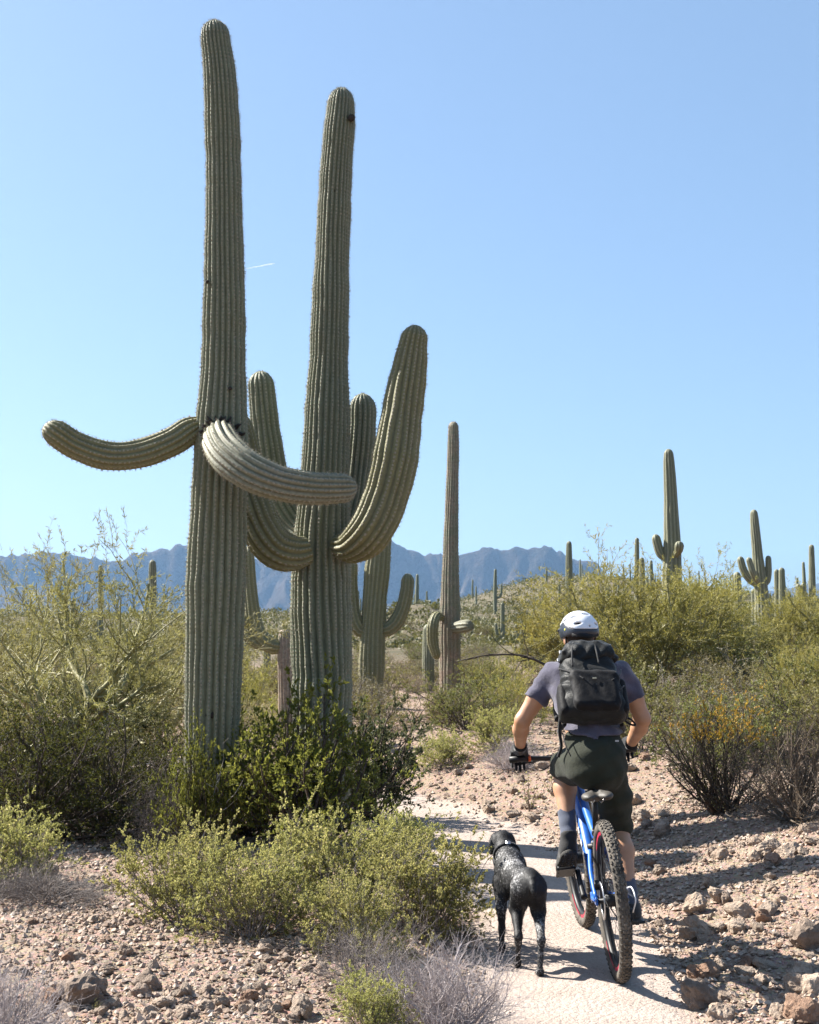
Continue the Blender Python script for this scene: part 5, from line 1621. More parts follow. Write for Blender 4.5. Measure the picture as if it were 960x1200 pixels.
# ================================================================== helmet
def build_helmet():
    fwd = RH @ np.array([0, 1, 0]); upv = RH @ np.array([0, 0, 1]); sd = RH @ np.array([1, 0, 0])
    c = HD + [0, -0.005, 0.022]
    root = thing('bicycle_helmet', 'white and black vented mountain bike helmet on the cyclist', 'helmet', c)
    M_W = pbr('white_helmet_shell', (0.72, 0.74, 0.78), 0.35, var=0.03, coat=0.3)
    M_B = pbr('navy_black_helmet_shell', (0.012, 0.018, 0.030), 0.4, coat=0.2)
    M_FOAM = pbr('black_foam', (0.008, 0.008, 0.009), 0.9)
    g = Grid(c - 0.17, c + 0.17, 0.0042)
    outer = blend([ell(g, c + upv * 0.012, (0.099, 0.124, 0.104), RH), ell(g, c - fwd * 0.045 - upv * 0.012, (0.088, 0.080, 0.075), RH)], 0.03)
    inner = ell(g, c + upv * 0.004, (0.084, 0.106, 0.092), RH)
    rim = half(g, c - upv * 0.028, -(upv) * 1.0 + fwd * 0.14)
    shell = np.maximum(np.maximum(outer, -inner), rim)
    # vents: elongated openings arranged in two rings
    vents = None
    for (az, el_, ln, wd) in [(-30, 33, .024, .012), (8, 37, .025, .012), (44, 31, .019, .012), (-20, 8, .026, .011), (33, 9, .023, .011), (8, 0, .014, .006), (-14, 66, .024, .012), (30, 64, .024, .012), (-62, 34, .024, .010), (62, 34, .024, .010), (-100, 40, .026, .011), (100, 40, .026, .011), (-160, 40, .026, .010), (160, 40, .026, .010), (-20, 88, .024, .009)]:
        a, e = rad(az), rad(el_)
        dvec = -fwd * math.cos(a) * math.cos(e) + sd * math.sin(a) * math.cos(e) + upv * math.sin(e)
        tang = nrm(np.cross(upv + 0.01 * fwd, dvec)); bit = np.cross(dvec, tang)
        p = c + dvec * 0.105
        v = ell(g, p, (ln, wd, 0.045), np.stack([tang, bit, dvec], 1))
        vents = v if vents is None else np.minimum(vents, v)
    shell = smax(shell, -vents, 0.003)
    # white upper shell vs black lower shell, the seam following a curve
    white_zone = half(g, c + upv * 0.024, -(upv) * 1.0 + fwd * 0.32)
    side = np.abs(half(g, c, sd)) - 0.086
    wz = np.maximum(smax(white_zone, side, 0.03), half(g, c, fwd) - 0.055)
    wsh = np.maximum(shell - 0.0022, wz)
    o = net_obj('outer_shell', g, wsh, M_W, root, c)
    lo = np.maximum(shell, -(wz) - 0.001)
    net_obj('lower_shell', g, lo, M_B, root, c)
    liner = np.maximum(np.maximum(outer + 0.013, -inner), rim)
    net_obj('liner', g, liner, M_FOAM, root, c)
    # visor
    visor = np.maximum(np.maximum(ell(g, c + fwd * 0.09 + upv * 0.045, (0.082, 0.085, 0.020), RH), -ell(g, c + fwd * 0.07 + upv * 0.028, (0.082, 0.088, 0.02), RH)), -half(g, c + fwd * 0.08, fwd))
    net_obj('visor', g, visor, M_B, root, c)
    b = MB()
    for s in (-1, 1):
        b.tube([sd * s * 0.083 - fwd * 0.02 - upv * 0.03, sd * s * 0.078 + fwd * 0.0 - upv * 0.075, sd * s * 0.045 + fwd * 0.03 - upv * 0.135, fwd * 0.035 - upv * 0.150], 0.0045, 6)
    b.tube([-sd * 0.07 - fwd * 0.085 - upv * 0.035, -fwd * 0.122 - upv * 0.055, sd * 0.07 - fwd * 0.085 - upv * 0.035], 0.011, 8)
    obj('strap', b.mesh('strap'), M_FOAM, root)
    b = MB(); p = -sd * 0.094 - fwd * 0.052 + upv * 0.002
    v, f = ico(2); b.add(v @ np.diag([0.004, 0.007, 0.007]) @ RH.T + p, T=f)
    obj('badge', b.mesh('badge'), pbr('yellow_badge', (0.65, 0.62, 0.03), 0.4), root)
build_helmet()

# ================================================================== backpack
def build_pack():
    nb = nrm(np.array([0, -0.80, 0.60])); up = nrm(np.array([0, 0.60, 0.80])); sx = np.array([1.0, 0, 0])
    sx = nrm(sx + up * 0.03)
    R = np.stack([sx, -nb, up], 1)       # local x right, y toward the wearer, z up along the back
    c = np.array([0.905, 6.775, 1.345])
    root = thing('backpack', 'black and charcoal trail backpack on the back of the cyclist', 'backpack', c + np.array([-0.010, 0.012, 0.012])); root.scale = (0.92, 0.92, 0.92)
    M_P = cloth('charcoal_ripstop', (0.014, 0.015, 0.015), 0.42, 0.45, 350, 0.08, 0.05, 0.6)
    M_P2 = cloth('black_pack_fabric', (0.007, 0.007, 0.008), 0.6, 0.4, 350, 0.08, 0.05, 0.5)
    M_ST = cloth('black_webbing', (0.010, 0.010, 0.011), 0.7, 0.3, 300)
    g = Grid(c - [0.26, 0.27, 0.34], c + [0.26, 0.27, 0.34], 0.0075)
    main = rbox(g, c - up * 0.015, (0.164, 0.088, 0.212), 0.070, R, 0.17)
    belly = ell(g, c - up * 0.07 + nb * 0.03, (0.150, 0.090, 0.16), R)
    x, y, z = _loc(g, c, R)
    f = 0.006 * np.sin(60 * x + 95 * z * 0.6 + 2.5 * np.sin(20 * z)) * sstep(0.06, -0.14, x) + 0.0025 * np.sin(80 * z + 26 * x)
    net_obj('main_bag', g, smin(main, belly, 0.05) + f.astype(np.float32), M_P, root, c)
    lid = blend([rbox(g, c + up * 0.205 - nb * 0.012, (0.142, 0.098, 0.062), 0.05, R, 0.22), ell(g, c + up * 0.17 + nb * 0.065 , (0.135, 0.045, 0.06), R)], 0.04)
    f2 = 0.006 * np.sin(55 * x + 70 * y + 3 * np.sin(25 * z)) * np.sin(28 * x + 3) + 0.003 * np.sin(75 * x - 50 * z)
    net_obj('lid', g, lid + f2.astype(np.float32), M_P, root, c)
    pocket = rbox(g, c - up * 0.095 + nb * 0.092 + sx * 0.012, (0.132, 0.040, 0.125), 0.035, R, -0.06)
    f3 = 0.0035 * np.sin(75 * x + 60 * z + 2 * np.sin(30 * z)) * np.sin(25 * x + 1)
    net_obj('front_pocket', g, pocket + f3.astype(np.float32), M_P2, root, c)
    side = rbox(g, c - up * 0.10 + sx * 0.155 - nb * 0.0, (0.035, 0.07, 0.11), 0.03, R)
    net_obj('side_pocket', g, side, M_P2, root, c)
    side = rbox(g, c - up * 0.11 - sx * 0.155 - nb * 0.0, (0.032, 0.07, 0.10), 0.03, R)
    net_obj('side_pocket', g, side, M_P2, root, c)
    def w(*q): return [R @ np.array(p) for p in q]
    def strap(name, pts, r=0.009, mat=M_ST, flat=True):
        b = MB(); cc = _cr(np.array(pts), 8); b.tube(cc, r, 8); obj(name, b.mesh(name), mat, root)
    strap('compression_strap', w((-0.170, -0.03, 0.10), (-0.115, -0.105, 0.02), (-0.05, -0.138, -0.05)), 0.004)
    strap('compression_strap', w((0.172, -0.03, 0.08), (0.150, -0.095, 0.00), (0.10, -0.135, -0.06)), 0.0045)
    strap('compression_strap', w((0.176, -0.02, -0.02), (0.165, -0.09, -0.07), (0.13, -0.125, -0.12)), 0.004)
    strap('lid_strap', w((0.03, -0.085, 0.24), (0.035, -0.118, 0.14), (0.04, -0.125, 0.06)), 0.005)
    strap('lid_strap', w((-0.085, -0.085, 0.235), (-0.10, -0.112, 0.14), (-0.105, -0.115, 0.05)), 0.005)
    strap('haul_loop', w((-0.03, 0.07, 0.262), (0.0, 0.045, 0.292), (0.03, 0.07, 0.262)), 0.006)
    # shoulder straps down to the waist, following the ribs
    for s in (-1, 1):
        pts = [np.array(p) - c for p in [(0.91 + s * 0.085, 6.985, 1.535), (0.91 + s * 0.125, 7.09, 1.505), (0.91 + s * 0.142, 7.155, 1.40), (0.91 + s * 0.165, 7.08, 1.24), (0.91 + s * 0.172, 6.93, 1.15)]]
        strap('shoulder_strap', pts, 0.016)
    strap('hip_belt', [np.array(p) - c for p in [(0.755, 6.72, 1.14), (0.735, 6.80, 1.10), (0.750, 6.90, 1.08)]], 0.013)
    strap('hip_belt', [np.array(p) - c for p in [(1.065, 6.72, 1.14), (1.085, 6.80, 1.10), (1.070, 6.90, 1.08)]], 0.013)
    strap('dangling_strap', [np.array(p) - c for p in [(0.735, 6.74, 1.19), (0.728, 6.735, 1.10), (0.738, 6.74, 1.02), (0.722, 6.75, 0.96)]], 0.009)
    strap('dangling_strap', [np.array(p) - c for p in [(1.075, 6.70, 1.18), (1.115, 6.71, 1.165), (1.140, 6.715, 1.135), (1.110, 6.71, 1.14), (1.080, 6.70, 1.16)]], 0.006)
    strap('dangling_strap', [np.array(p) - c for p in [(0.745, 6.73, 1.09), (0.752, 6.645, 1.03), (0.775, 6.618, 0.975)]], 0.0035)
    b = MB(); b.box(R @ np.array((0.005, -0.137, -0.045)), (0.020, 0.004, 0.009), R); obj('logo', b.mesh('logo', False), pbr('khaki_tab', (0.25, 0.24, 0.18)), root)
    M_BK = pbr('buckle_plastic', (0.35, 0.36, 0.37), 0.35)
    for p in ((-0.150, -0.02, 0.215), (-0.165, -0.015, 0.165), (0.125, -0.04, 0.235), (-0.172, -0.01, -0.03)):
        b = MB(); b.box(R @ np.array(p), (0.016, 0.012, 0.022), R, 0.003); obj('buckle', b.mesh('buckle', False), M_BK, root)
build_pack()
# ================================================================== the bicycle
def build_bike():
    z0 = h1(0.96, 6.40) + 0.006
    root = thing('mountain_bike', 'blue full-suspension mountain bike ridden by the cyclist', 'bicycle', (0.965, 6.40, z0))
    root.rotation_euler = (0, rad(-5.0), rad(0.6))
    M_BL = pbr('blue_frame_paint', (0.012, 0.105, 0.42), 0.38, var=0.14, nscale=12, coat=0.25)
    M_BK = pbr('black_anodised', (0.012, 0.012, 0.013), 0.5, spec=0.3)
    M_AL = pbr('bare_alloy', (0.45, 0.45, 0.46), 0.35, metal=1.0)
    M_GOLD = pbr('dusty_stanchion', (0.10, 0.085, 0.06), 0.35, metal=0.8)
    M_TYR = pbr('dusty_rubber', (0.080, 0.069, 0.056), 0.95, bump=0.4, bscale=90, var=0.4, nscale=14)
    M_RED = pbr('red_rim_print', (0.30, 0.012, 0.040), 0.45)
    M_WH = pbr('white_print', (0.75, 0.75, 0.75), 0.5)
    M_SAD = pbr('dusty_saddle', (0.05, 0.044, 0.036), 0.6, bump=0.3)
    M_ORG = pbr('orange_grip_end', (0.55, 0.10, 0.02), 0.5)
    WR_, TR_ = 0.370, 0.031
    WB = 1.19
    BB = np.array([0, 0.435, 0.305])
    def part(name, b, mat, parent=root, smooth=True): return obj(name, b.mesh(name, smooth), mat, parent)
    def tube(name, pts, r, mat, k=14, parent=root):
        b = MB(); c = _cr(np.array(pts, float), 6) if len(pts) > 2 else np.array(pts, float)
        if np.ndim(r): r = np.interp(np.linspace(0, 1, len(c)), np.linspace(0, 1, len(r)), r)
        b.tube(c, r, k); return part(name, b, mat, parent)
    def torus(R, r, prof=None, n=84, k=14):
        a = np.arange(n) * 2 * PI / n; t = np.arange(k) * 2 * PI / k
        rr = R + r * np.cos(t); xx = r * np.sin(t)
        if prof: rr, xx = np.array(prof)[:, 0], np.array(prof)[:, 1]; 
        k = len(rr)
        V = np.stack([np.broadcast_to(xx[None], (n, k)), rr[None] * np.cos(a)[:, None], rr[None] * np.sin(a)[:, None]], -1).reshape(-1, 3)
        i, j = np.meshgrid(np.arange(n), np.arange(k), indexing='ij')
        Q = np.stack([i * k + j, ((i + 1) % n) * k + j, ((i + 1) % n) * k + (j + 1) % k, i * k + (j + 1) % k], -1).reshape(-1, 4)
        return V, Q
    def wheel(y, steer, front):
        w = bpy.data.objects.new('wheel', None)
        b = MB(); b.add(*torus(0, 0, [(0.298, -0.016), (0.318, -0.017), (0.322, -0.010), (0.318, 0.0), (0.322, 0.010), (0.318, 0.017), (0.298, 0.016), (0.290, 0.006), (0.290, -0.006)]))
        w = part('wheel', b, M_BK)
        w.location = (0, y, WR_)
        w.rotation_euler = (0, 0, steer)
        b = MB(); b.add(*torus(0.340, 0.0285, n=90, k=16)); part('tyre', b, M_TYR, w)
        b = MB()
        nk = 66
        for i in range(nk):
            a = 2 * PI * i / nk
            for (th, wx, wy, hh, off) in ((0.0, 0.013, 0.012, 0.006, 0.0), (0.36, 0.010, 0.012, 0.006, 0.5), (-0.36, 0.010, 0.012, 0.006, 0.5), (0.86, 0.010, 0.014, 0.007, 0.0), (-0.86, 0.010, 0.014, 0.007, 0.0)):
                if th == 0.0 and i % 2: off2 = 0.0065; offs = [(-off2, 1), (off2, 1)]
                else: offs = [(0, 1)]
                aa = a + off * 2 * PI / nk
                er = np.array([0, math.cos(aa), math.sin(aa)]); et = np.array([0, -math.sin(aa), math.cos(aa)]); ex = np.array([1.0, 0, 0])
                nn_ = er * math.cos(th) + ex * math.sin(th); tt = np.cross(et, nn_)
                Rm = np.stack([tt, et, nn_], 1)
                for ox, _ in offs:
                    p = er * 0.340 + nn_ * (0.0285 + hh * 0.35) + tt * ox
                    b.box(p, (wx if len(offs) == 1 else wx * 0.7, wy, hh), Rm)
        tag(part('tread', b, M_TYR, w, False), kind='stuff')
        b = MB()
        hub_w = 0.034
        for i in range(28):
            a = 2 * PI * i / 28; s = 1 if i % 2 else -1; d = (0.32 if (i // 2) % 2 else -0.32)
            b.tube([(s * hub_w, 0.026 * math.cos(a + d * 3), 0.026 * math.sin(a + d * 3)), (s * 0.004, 0.292 * math.cos(a), 0.292 * math.sin(a))], 0.0013, 4, False)
        tag(part('spokes', b, M_BK, w), kind='stuff')
        b = MB(); b.tube([(-0.066, 0, 0), (-0.04, 0, 0), (-0.036, 0, 0), (0.036, 0, 0), (0.04, 0, 0), (0.066, 0, 0)], [0.012, 0.012, 0.030, 0.030, 0.014, 0.012], 18); part('hub', b, M_BK, w)
        b = MB(); b.add(*torus(0, 0, [(0.062, -0.046), (0.090, -0.046), (0.090, -0.044), (0.062, -0.044)], 40)); part('brake_disc', b, M_AL, w)
        # red print on the rim's flank
        for a0, a1 in ((-2.35, -1.62), (-1.50, -0.85), (0.7, 1.5), (1.7, 2.4)):
            b = MB(); a = np.linspace(a0, a1, 14)
            for s in (-1, 1):
                o_ = np.stack([np.full(14, s * 0.0180), 0.317 * np.cos(a), 0.317 * np.sin(a)], 1); i_ = np.stack([np.full(14, s * 0.0178), 0.301 * np.cos(a), 0.301 * np.sin(a)], 1)
                V = np.vstack([o_, i_]); j = np.arange(13)
                b.add(V, np.stack([j, j + 1, j + 15, j + 14], 1))
            part('rim_print', b, M_RED, w, False)
        return w
    rw = wheel(0.0, 0.0, False)
    fw = wheel(WB, rad(3.0), True)
    if True:  # cassette and derailleur
        b = MB()
        for i, r in enumerate(np.linspace(0.088, 0.024, 9)):
            b.add(*torus(0, 0, [(0.015, 0.038 + i * 0.0036), (r, 0.038 + i * 0.0036), (r, 0.0395 + i * 0.0036), (0.015, 0.0395 + i * 0.0036)], 28))
        o = part('cassette', b, M_AL, rw)
        b = MB(); b.box((0.085, 0.0, 0.30), (0.022, 0.035, 0.05), rotm(rx=0.3), 0.006); b.box((0.083, 0.03, 0.235), (0.012, 0.03, 0.10), rotm(rx=0.5), 0.004)
        part('derailleur', b, M_BK)
        tube('shift_cable', [(0.07, 0.16, 0.36), (0.098, 0.02, 0.42), (0.105, -0.05, 0.375), (0.092, -0.02, 0.31)], 0.0035, M_WH, 6)
    # frame
    fr = tube('frame', [(0, 0.945, 0.785), (0, 0.70, 0.545), (0, 0.445, 0.325)], [0.032, 0.034, 0.036], M_BL, 18)
    def sub(name, pts, r, mat=M_BL): return tube(name, pts, r, mat, 14, fr)
    sub('top_tube', [(0, 0.925, 0.850), (0, 0.62, 0.715), (0, 0.325, 0.600)], [0.026, 0.022, 0.019])
    sub('seat_tube', [(0, 0.435, 0.315), (0, 0.37, 0.48), (0, 0.315, 0.645)], [0.024, 0.021, 0.019])
    sub('head_tube', [(0, 0.965, 0.765), (0, 0.918, 0.880)], 0.027)
    sub('bottom_bracket', [(-0.042, 0.435, 0.305), (0.042, 0.435, 0.305)], 0.026)
    for s in (-1, 1):
        sub('chain_stay', [(s * 0.030, 0.40, 0.325), (s * 0.058, 0.22, 0.345), (s * 0.070, 0.02, 0.372)], [0.016, 0.013, 0.011])
        sub('seat_stay', [(s * 0.034, 0.355, 0.560), (s * 0.060, 0.20, 0.475), (s * 0.071, 0.015, 0.385)], [0.012, 0.011, 0.010])
        b = MB(); b.box((s * 0.072, 0.005, 0.372), (0.012, 0.050, 0.040), None, 0.005); part('dropout', b, M_BL, fr)
    sub('rocker_link', [(-0.045, 0.35, 0.565), (0.045, 0.35, 0.565)], 0.018, M_BK)
    # lettering-like white marks down the seat tube and down tube
    for i in range(5):
        b = MB(); t = i / 5; p = np.array([0, 0.37 + 0.055 * (0.4 - t), 0.475 + 0.15 * (t - 0.3)])
        b.box(p + [-0.004, -0.0225, 0], (0.018, 0.003, 0.010), rotm(rx=0.33)); b.box(p + [0.006, -0.0228, 0.008], (0.004, 0.003, 0.018), rotm(rx=0.33))
        part('letter', b, M_WH, fr, False)
    for i in range(4):
        t = 0.3 + 0.12 * i; p = np.array([-0.0352, 0.945 - 0.5 * t, 0.785 - 0.46 * t]); b = MB()
        b.box(p, (0.003, 0.020, 0.038), rotm(rx=-0.75)); part('letter', b, M_WH, fr, False)
    tube('rear_shock', [(0, 0.40, 0.575), (0, 0.50, 0.515), (0, 0.58, 0.455)], [0.020, 0.024, 0.016], M_BK)
    # seat post and saddle
    tube('seat_post', [(0, 0.318, 0.64), (0, 0.262, 0.805)], 0.0155, M_BK)
    tube('seat_collar', [(0, 0.322, 0.630), (0, 0.312, 0.655)], 0.022, M_BK)
    g = Grid((-0.10, 0.06, 0.78), (0.10, 0.42, 0.90), 0.0055)
    sd_ = blend([ell(g, (-0.042, 0.145, 0.838), (0.036, 0.062, 0.022)), ell(g, (0.042, 0.145, 0.838), (0.036, 0.062, 0.022)), cone(g, (0, 0.18, 0.840), (0, 0.385, 0.835), 0.030, 0.017)], 0.03)
    sd_ = smax(sd_, -ell(g, (0, 0.18, 0.868), (0.016, 0.13, 0.018)), 0.008)
    net_obj('saddle', g, sd_, M_SAD, root, np.zeros(3))
    b = MB()
    for s in (-1, 1): b.tube([(s * 0.022, 0.10, 0.825), (s * 0.022, 0.18, 0.802), (s * 0.022, 0.32, 0.806), (s * 0.012, 0.37, 0.825)], 0.0035, 6)
    part('saddle_rail', b, M_AL)
    # fork
    ax = np.array([0, WB, WR_]); crown = np.array([0, 0.985, 0.745])
    fk = MB(); fk.box(crown + [0, 0.003, -0.005], (0.165, 0.05, 0.045), rotm(rx=-0.5), 0.012); fkr = part('fork', fk, M_BK)
    for s in (-1, 1):
        tube('stanchion', [crown + [s * 0.068, 0.0, 0], crown * 0.45 + ax * 0.55 + [s * 0.068, 0, 0]], 0.0175, M_GOLD, 14, fkr)
        tube('fork_lower', [crown * 0.55 + ax * 0.45 + [s * 0.068, 0, 0], ax + [s * 0.066, 0.0, 0.0]], [0.025, 0.020], M_BK, 14, fkr)
    tube('fork_axle', [ax - [0.07, 0, 0], ax + [0.07, 0, 0]], 0.010, M_BK, 10, fkr)
    tube('steerer', [crown, (0, 0.91, 0.925)], 0.020, M_BK, 12, fkr)
    # bars
    barz, bary = 0.968, 0.975
    b = MB(); b.box((0, 0.94, 0.935), (0.045, 0.085, 0.042), rotm(rx=0.5), 0.010); part('stem', b, M_BK)
    hb = tube('handlebar', [(-0.345, bary - 0.018, barz), (-0.25, bary - 0.008, barz - 0.002), (-0.08, bary + 0.01, barz - 0.018), (0.08, bary + 0.01, barz - 0.018), (0.25, bary - 0.008, barz - 0.002), (0.345, bary - 0.018, barz)], 0.0135, M_BK, 12)
    for s in (-1, 1):
        gr = tube('grip', [(s * 0.245, bary - 0.008, barz - 0.001), (s * 0.348, bary - 0.018, barz)], 0.0175, M_BK, 14)
        tube('grip_collar', [(s * 0.232, bary - 0.007, barz - 0.001), (s * 0.246, bary - 0.008, barz - 0.001)], 0.0195, M_ORG, 14)
        tube('brake_lever', [(s * 0.19, bary + 0.02, barz - 0.015), (s * 0.22, bary + 0.055, barz - 0.028), (s * 0.31, bary + 0.050, barz - 0.035)], [0.010, 0.006, 0.005], M_BK, 8)
        tube('brake_hose', [(s * 0.18, bary + 0.02, barz - 0.012), (s * 0.10, bary + 0.10, barz - 0.01), (s * 0.02, bary + 0.09, barz - 0.09), (s * 0.04, 0.96, 0.70)], 0.003, M_BK, 6)
    # cranks, ring, pedals
    cl = np.array([0, 0.128, 0.112])
    for s in (-1, 1):
        e = BB + (cl if s < 0 else -cl)
        cr = tube('crank', [BB + [s * 0.075, 0, 0], BB * .5 + e * .5 + [s * 0.080, 0, 0], e + [s * 0.082, 0, 0]], [0.017, 0.013, 0.014], M_BK)
        b = MB(); b.box(e + [s * 0.142, 0, 0], (0.098, 0.098, 0.014), rotm(rx=-0.6 if s < 0 else -0.1), 0.004)
        pd = part('pedal', b, M_BK)
        b = MB(); b.tube([e + [s * 0.082, 0, 0], e + [s * 0.10, 0, 0]], 0.008, 8); part('pedal_axle', b, M_AL, pd)
        b = MB()
        for i in (-1, 1):
            for j in (-1, 0, 1):
                q = rotm(rx=-0.6 if s < 0 else -0.1) @ np.array([i * 0.04, j * 0.04, 0])
                b.tube([e + [s * 0.142, 0, 0] + q - [0, 0, 0.014], e + [s * 0.142, 0, 0] + q + [0, 0, 0.014]], 0.0022, 5)
        tag(part('pedal_pins', b, M_AL, pd), kind='stuff')
    b = MB(); b.add(*torus(0, 0, [(0.03, 0.050), (0.066, 0.050), (0.066, 0.053), (0.03, 0.053)], 32)); ring = part('chainring', b, M_BK); ring.location = BB
    b = MB()
    up_ = [(0.052, 0.435, 0.372), (0.052, 0.0, 0.372 + 0.055)]; lo_ = [(0.052, 0.435, 0.240), (0.075, 0.05, 0.190)]
    for q in (up_, lo_): b.tube(q, 0.0042, 4)
    part('chain', b, M_GOLD)
    # brake caliper on the stay
    b = MB(); b.box((-0.055, 0.055, 0.435), (0.030, 0.045, 0.035), rotm(rx=0.4), 0.006); part('brake_caliper', b, M_BK)
build_bike()
# ================================================================== the dog
def build_dog():
    base = np.array([0.53, 6.75, 0.0]); base[2] = h1(0.53, 6.75)
    root = thing('dog', 'black short-haired dog with white ticking trotting beside the bicycle', 'dog', base)
    zf = base[2] + 0.008
    m, nt, out = new_mat('roan_coat'); g_ = N(nt)
    tc = g_('ShaderNodeTexCoord').outputs['Object']
    at = g_('ShaderNodeAttribute', attribute_name='roan').outputs['Fac']
    st = g_('ShaderNodeMapping', {0: tc}); st.inputs['Scale'].default_value = (1.0, 0.45, 0.7)
    n1 = g_.noise(130, 4, 0.8, st.outputs[0]); n2 = g_.noise(11, 3, 0.6, tc)
    f = g_.math('ADD', g_.math('MULTIPLY', g_.math('SUBTRACT', n1, 0.5), 3.8), g_.math('MULTIPLY_ADD', g_.math('SUBTRACT', n2, 0.5), 1.0, g_.math('SUBTRACT', g_.math('MULTIPLY', at, 1.3), 0.42)))
    c = g_.ramp(f, [(0.20, (0.010, 0.010, 0.011)), (0.45, (0.055, 0.055, 0.058)), (0.85, (0.36, 0.35, 0.345))])
    b = g_('ShaderNodeBsdfPrincipled', {'Base Color': c, 'Roughness': 0.62, 'Normal': g_.bump(g_.noise(260, 2, 0.6, st.outputs[0]), 0.25, 0.004)})
    b.inputs['Specular IOR Level'].default_value = 0.3
    nt.links.new(b.outputs[0], out.inputs[0])
    g = Grid((0.34, 6.36, -0.04), (0.74, 7.36, 0.64), 0.0065)
    A = lambda *q: np.array(q, float) + [0, 0, zf]
    rump, wither = A(0.565, 6.57, 0.430), A(0.505, 7.02, 0.455)
    trunk = blend([ell(g, A(0.563, 6.60, 0.405), (0.060, 0.100, 0.078), rotm(rz=0.12)), ell(g, A(0.540, 6.78, 0.395), (0.061, 0.17, 0.070), rotm(rx=-0.08, rz=0.12)),
                   ell(g, A(0.510, 6.97, 0.370), (0.070, 0.14, 0.108), rotm(rx=-0.10, rz=0.12)), ell(g, A(0.502, 7.05, 0.40), (0.070, 0.08, 0.10))], 0.06)
    neck = chain(g, [A(0.502, 7.03, 0.425), A(0.488, 7.12, 0.475), A(0.478, 7.175, 0.520)], [0.070, 0.054, 0.050], 0.03)
    Rh = rotm(rx=-0.12, rz=0.30)
    hc = A(0.470, 7.20, 0.525); f3 = Rh @ np.array([0, 1, 0]); u3 = Rh @ np.array([0, 0, 1]); s3 = Rh @ np.array([1, 0, 0])
    head = blend([ell(g, hc, (0.053, 0.064, 0.050), Rh), cone(g, hc + f3 * 0.05 - u3 * 0.015, hc + f3 * 0.125 - u3 * 0.022, 0.034, 0.025)], 0.025)
    ears = [blend([ell(g, hc + s3 * s * 0.058 - f3 * 0.012 - u3 * 0.020, (0.013, 0.036, 0.056), rotm(ry=-s * 0.18, rz=0.30)), cone(g, hc + s3 * s * 0.042 + u3 * 0.028, hc + s3 * s * 0.060 - u3 * 0.02, 0.012, 0.014)], 0.015) for s in (-1, 1)]
    # hind legs: knee high and forward, hock low and backward
    hl = [chain(g, [A(0.528, 6.62, 0.385), A(0.508, 6.735, 0.270), A(0.507, 6.585, 0.160), A(0.505, 6.628, 0.035)], [0.057, 0.034, 0.0165, 0.0130], 0.025), cone(g, A(0.505, 6.630, 0.024), A(0.502, 6.665, 0.018), 0.021, 0.019)]
    hr = [chain(g, [A(0.592, 6.60, 0.385), A(0.612, 6.665, 0.265), A(0.607, 6.475, 0.170), A(0.597, 6.452, 0.035)], [0.057, 0.034, 0.0165, 0.0130], 0.025), cone(g, A(0.597, 6.452, 0.024), A(0.596, 6.490, 0.018), 0.021, 0.019)]
    fl = [chain(g, [A(0.448, 7.00, 0.34), A(0.448, 6.945, 0.225), A(0.452, 6.962, 0.115), A(0.450, 6.955, 0.03)], [0.042, 0.025, 0.016, 0.0135], 0.02), cone(g, A(0.450, 6.955, 0.022), A(0.449, 6.988, 0.018), 0.020, 0.018)]
    fr = [chain(g, [A(0.565, 7.03, 0.34), A(0.562, 7.02, 0.225), A(0.548, 7.085, 0.120), A(0.545, 7.075, 0.03)], [0.042, 0.025, 0.016, 0.0135], 0.02), cone(g, A(0.545, 7.075, 0.022), A(0.544, 7.108, 0.018), 0.020, 0.018)]
    tail = chain(g, [A(0.570, 6.520, 0.440), A(0.572, 6.490, 0.418), A(0.573, 6.478, 0.395), A(0.573, 6.476, 0.380)], [0.020, 0.016, 0.013, 0.010], 0.015)
    parts = [trunk, (neck, 0.04), (head, 0.03), (ears[0], 0.008), (ears[1], 0.008), (tail, 0.02)]
    for q in (hl, hr): parts += [(q[0], 0.035), (q[1], 0.012)]
    for q in (fl, fr): parts += [(q[0], 0.03), (q[1], 0.012)]
    d = blend(parts, 0.03)
    def roan(V):
        V = V - [0, 0, zf]
        x, y, z = V.T
        r = 0.27 + 0 * x
        r += 0.42 * np.exp(-((y - 6.90) / 0.17) ** 2 - ((z - 0.47) / 0.06) ** 2)        # speckled back
        r += 0.46 * np.exp(-((y - 6.62) / 0.10) ** 2 - ((z - 0.42) / 0.10) ** 2) * sstep(0.575, 0.50, x)   # flank
        r += 0.42 * np.exp(-((z - 0.21) / 0.05) ** 2) * sstep(6.75, 6.60, y) * sstep(0.48, 0.62, x)
        r += 0.16 * sstep(0.14, 0.03, z) + 0.28 * np.exp(-((z - 0.12) / 0.03) ** 2) * sstep(6.9, 6.8, y)
        r += 0.35 * np.exp(-((z - 0.22) / 0.05) ** 2) * sstep(6.85, 6.95, y)
        r -= 0.6 * np.exp(-((y - 6.50) / 0.06) ** 2 - ((z - 0.42) / 0.07) ** 2 - ((x - 0.585) / 0.06) ** 2)
        r -= 0.5 * sstep(7.10, 7.16, y)
        return {'roan': np.clip(r, 0, 1)}
    bo = net_obj('body', g, d, m, root, base, roan)
    # short coat: fine hairs lying back along the body
    me = bo.data; rng = np.random.default_rng(4)
    nf = len(me.polygons); cen = np.zeros(nf * 3); nor = np.zeros(nf * 3)
    me.polygons.foreach_get('center', cen); me.polygons.foreach_get('normal', nor)
    cen = cen.reshape(-1, 3); nor = nor.reshape(-1, 3)
    pick = rng.integers(0, nf, 26000)
    p = cen[pick] + rng.normal(0, 0.002, (len(pick), 3)); n_ = nor[pick]
    flow = np.tile([0.05, -0.75, -0.65], (len(pick), 1)) + rng.normal(0, 0.25, (len(pick), 3))
    flow = nrm(flow - n_ * (flow * n_).sum(1, keepdims=True))
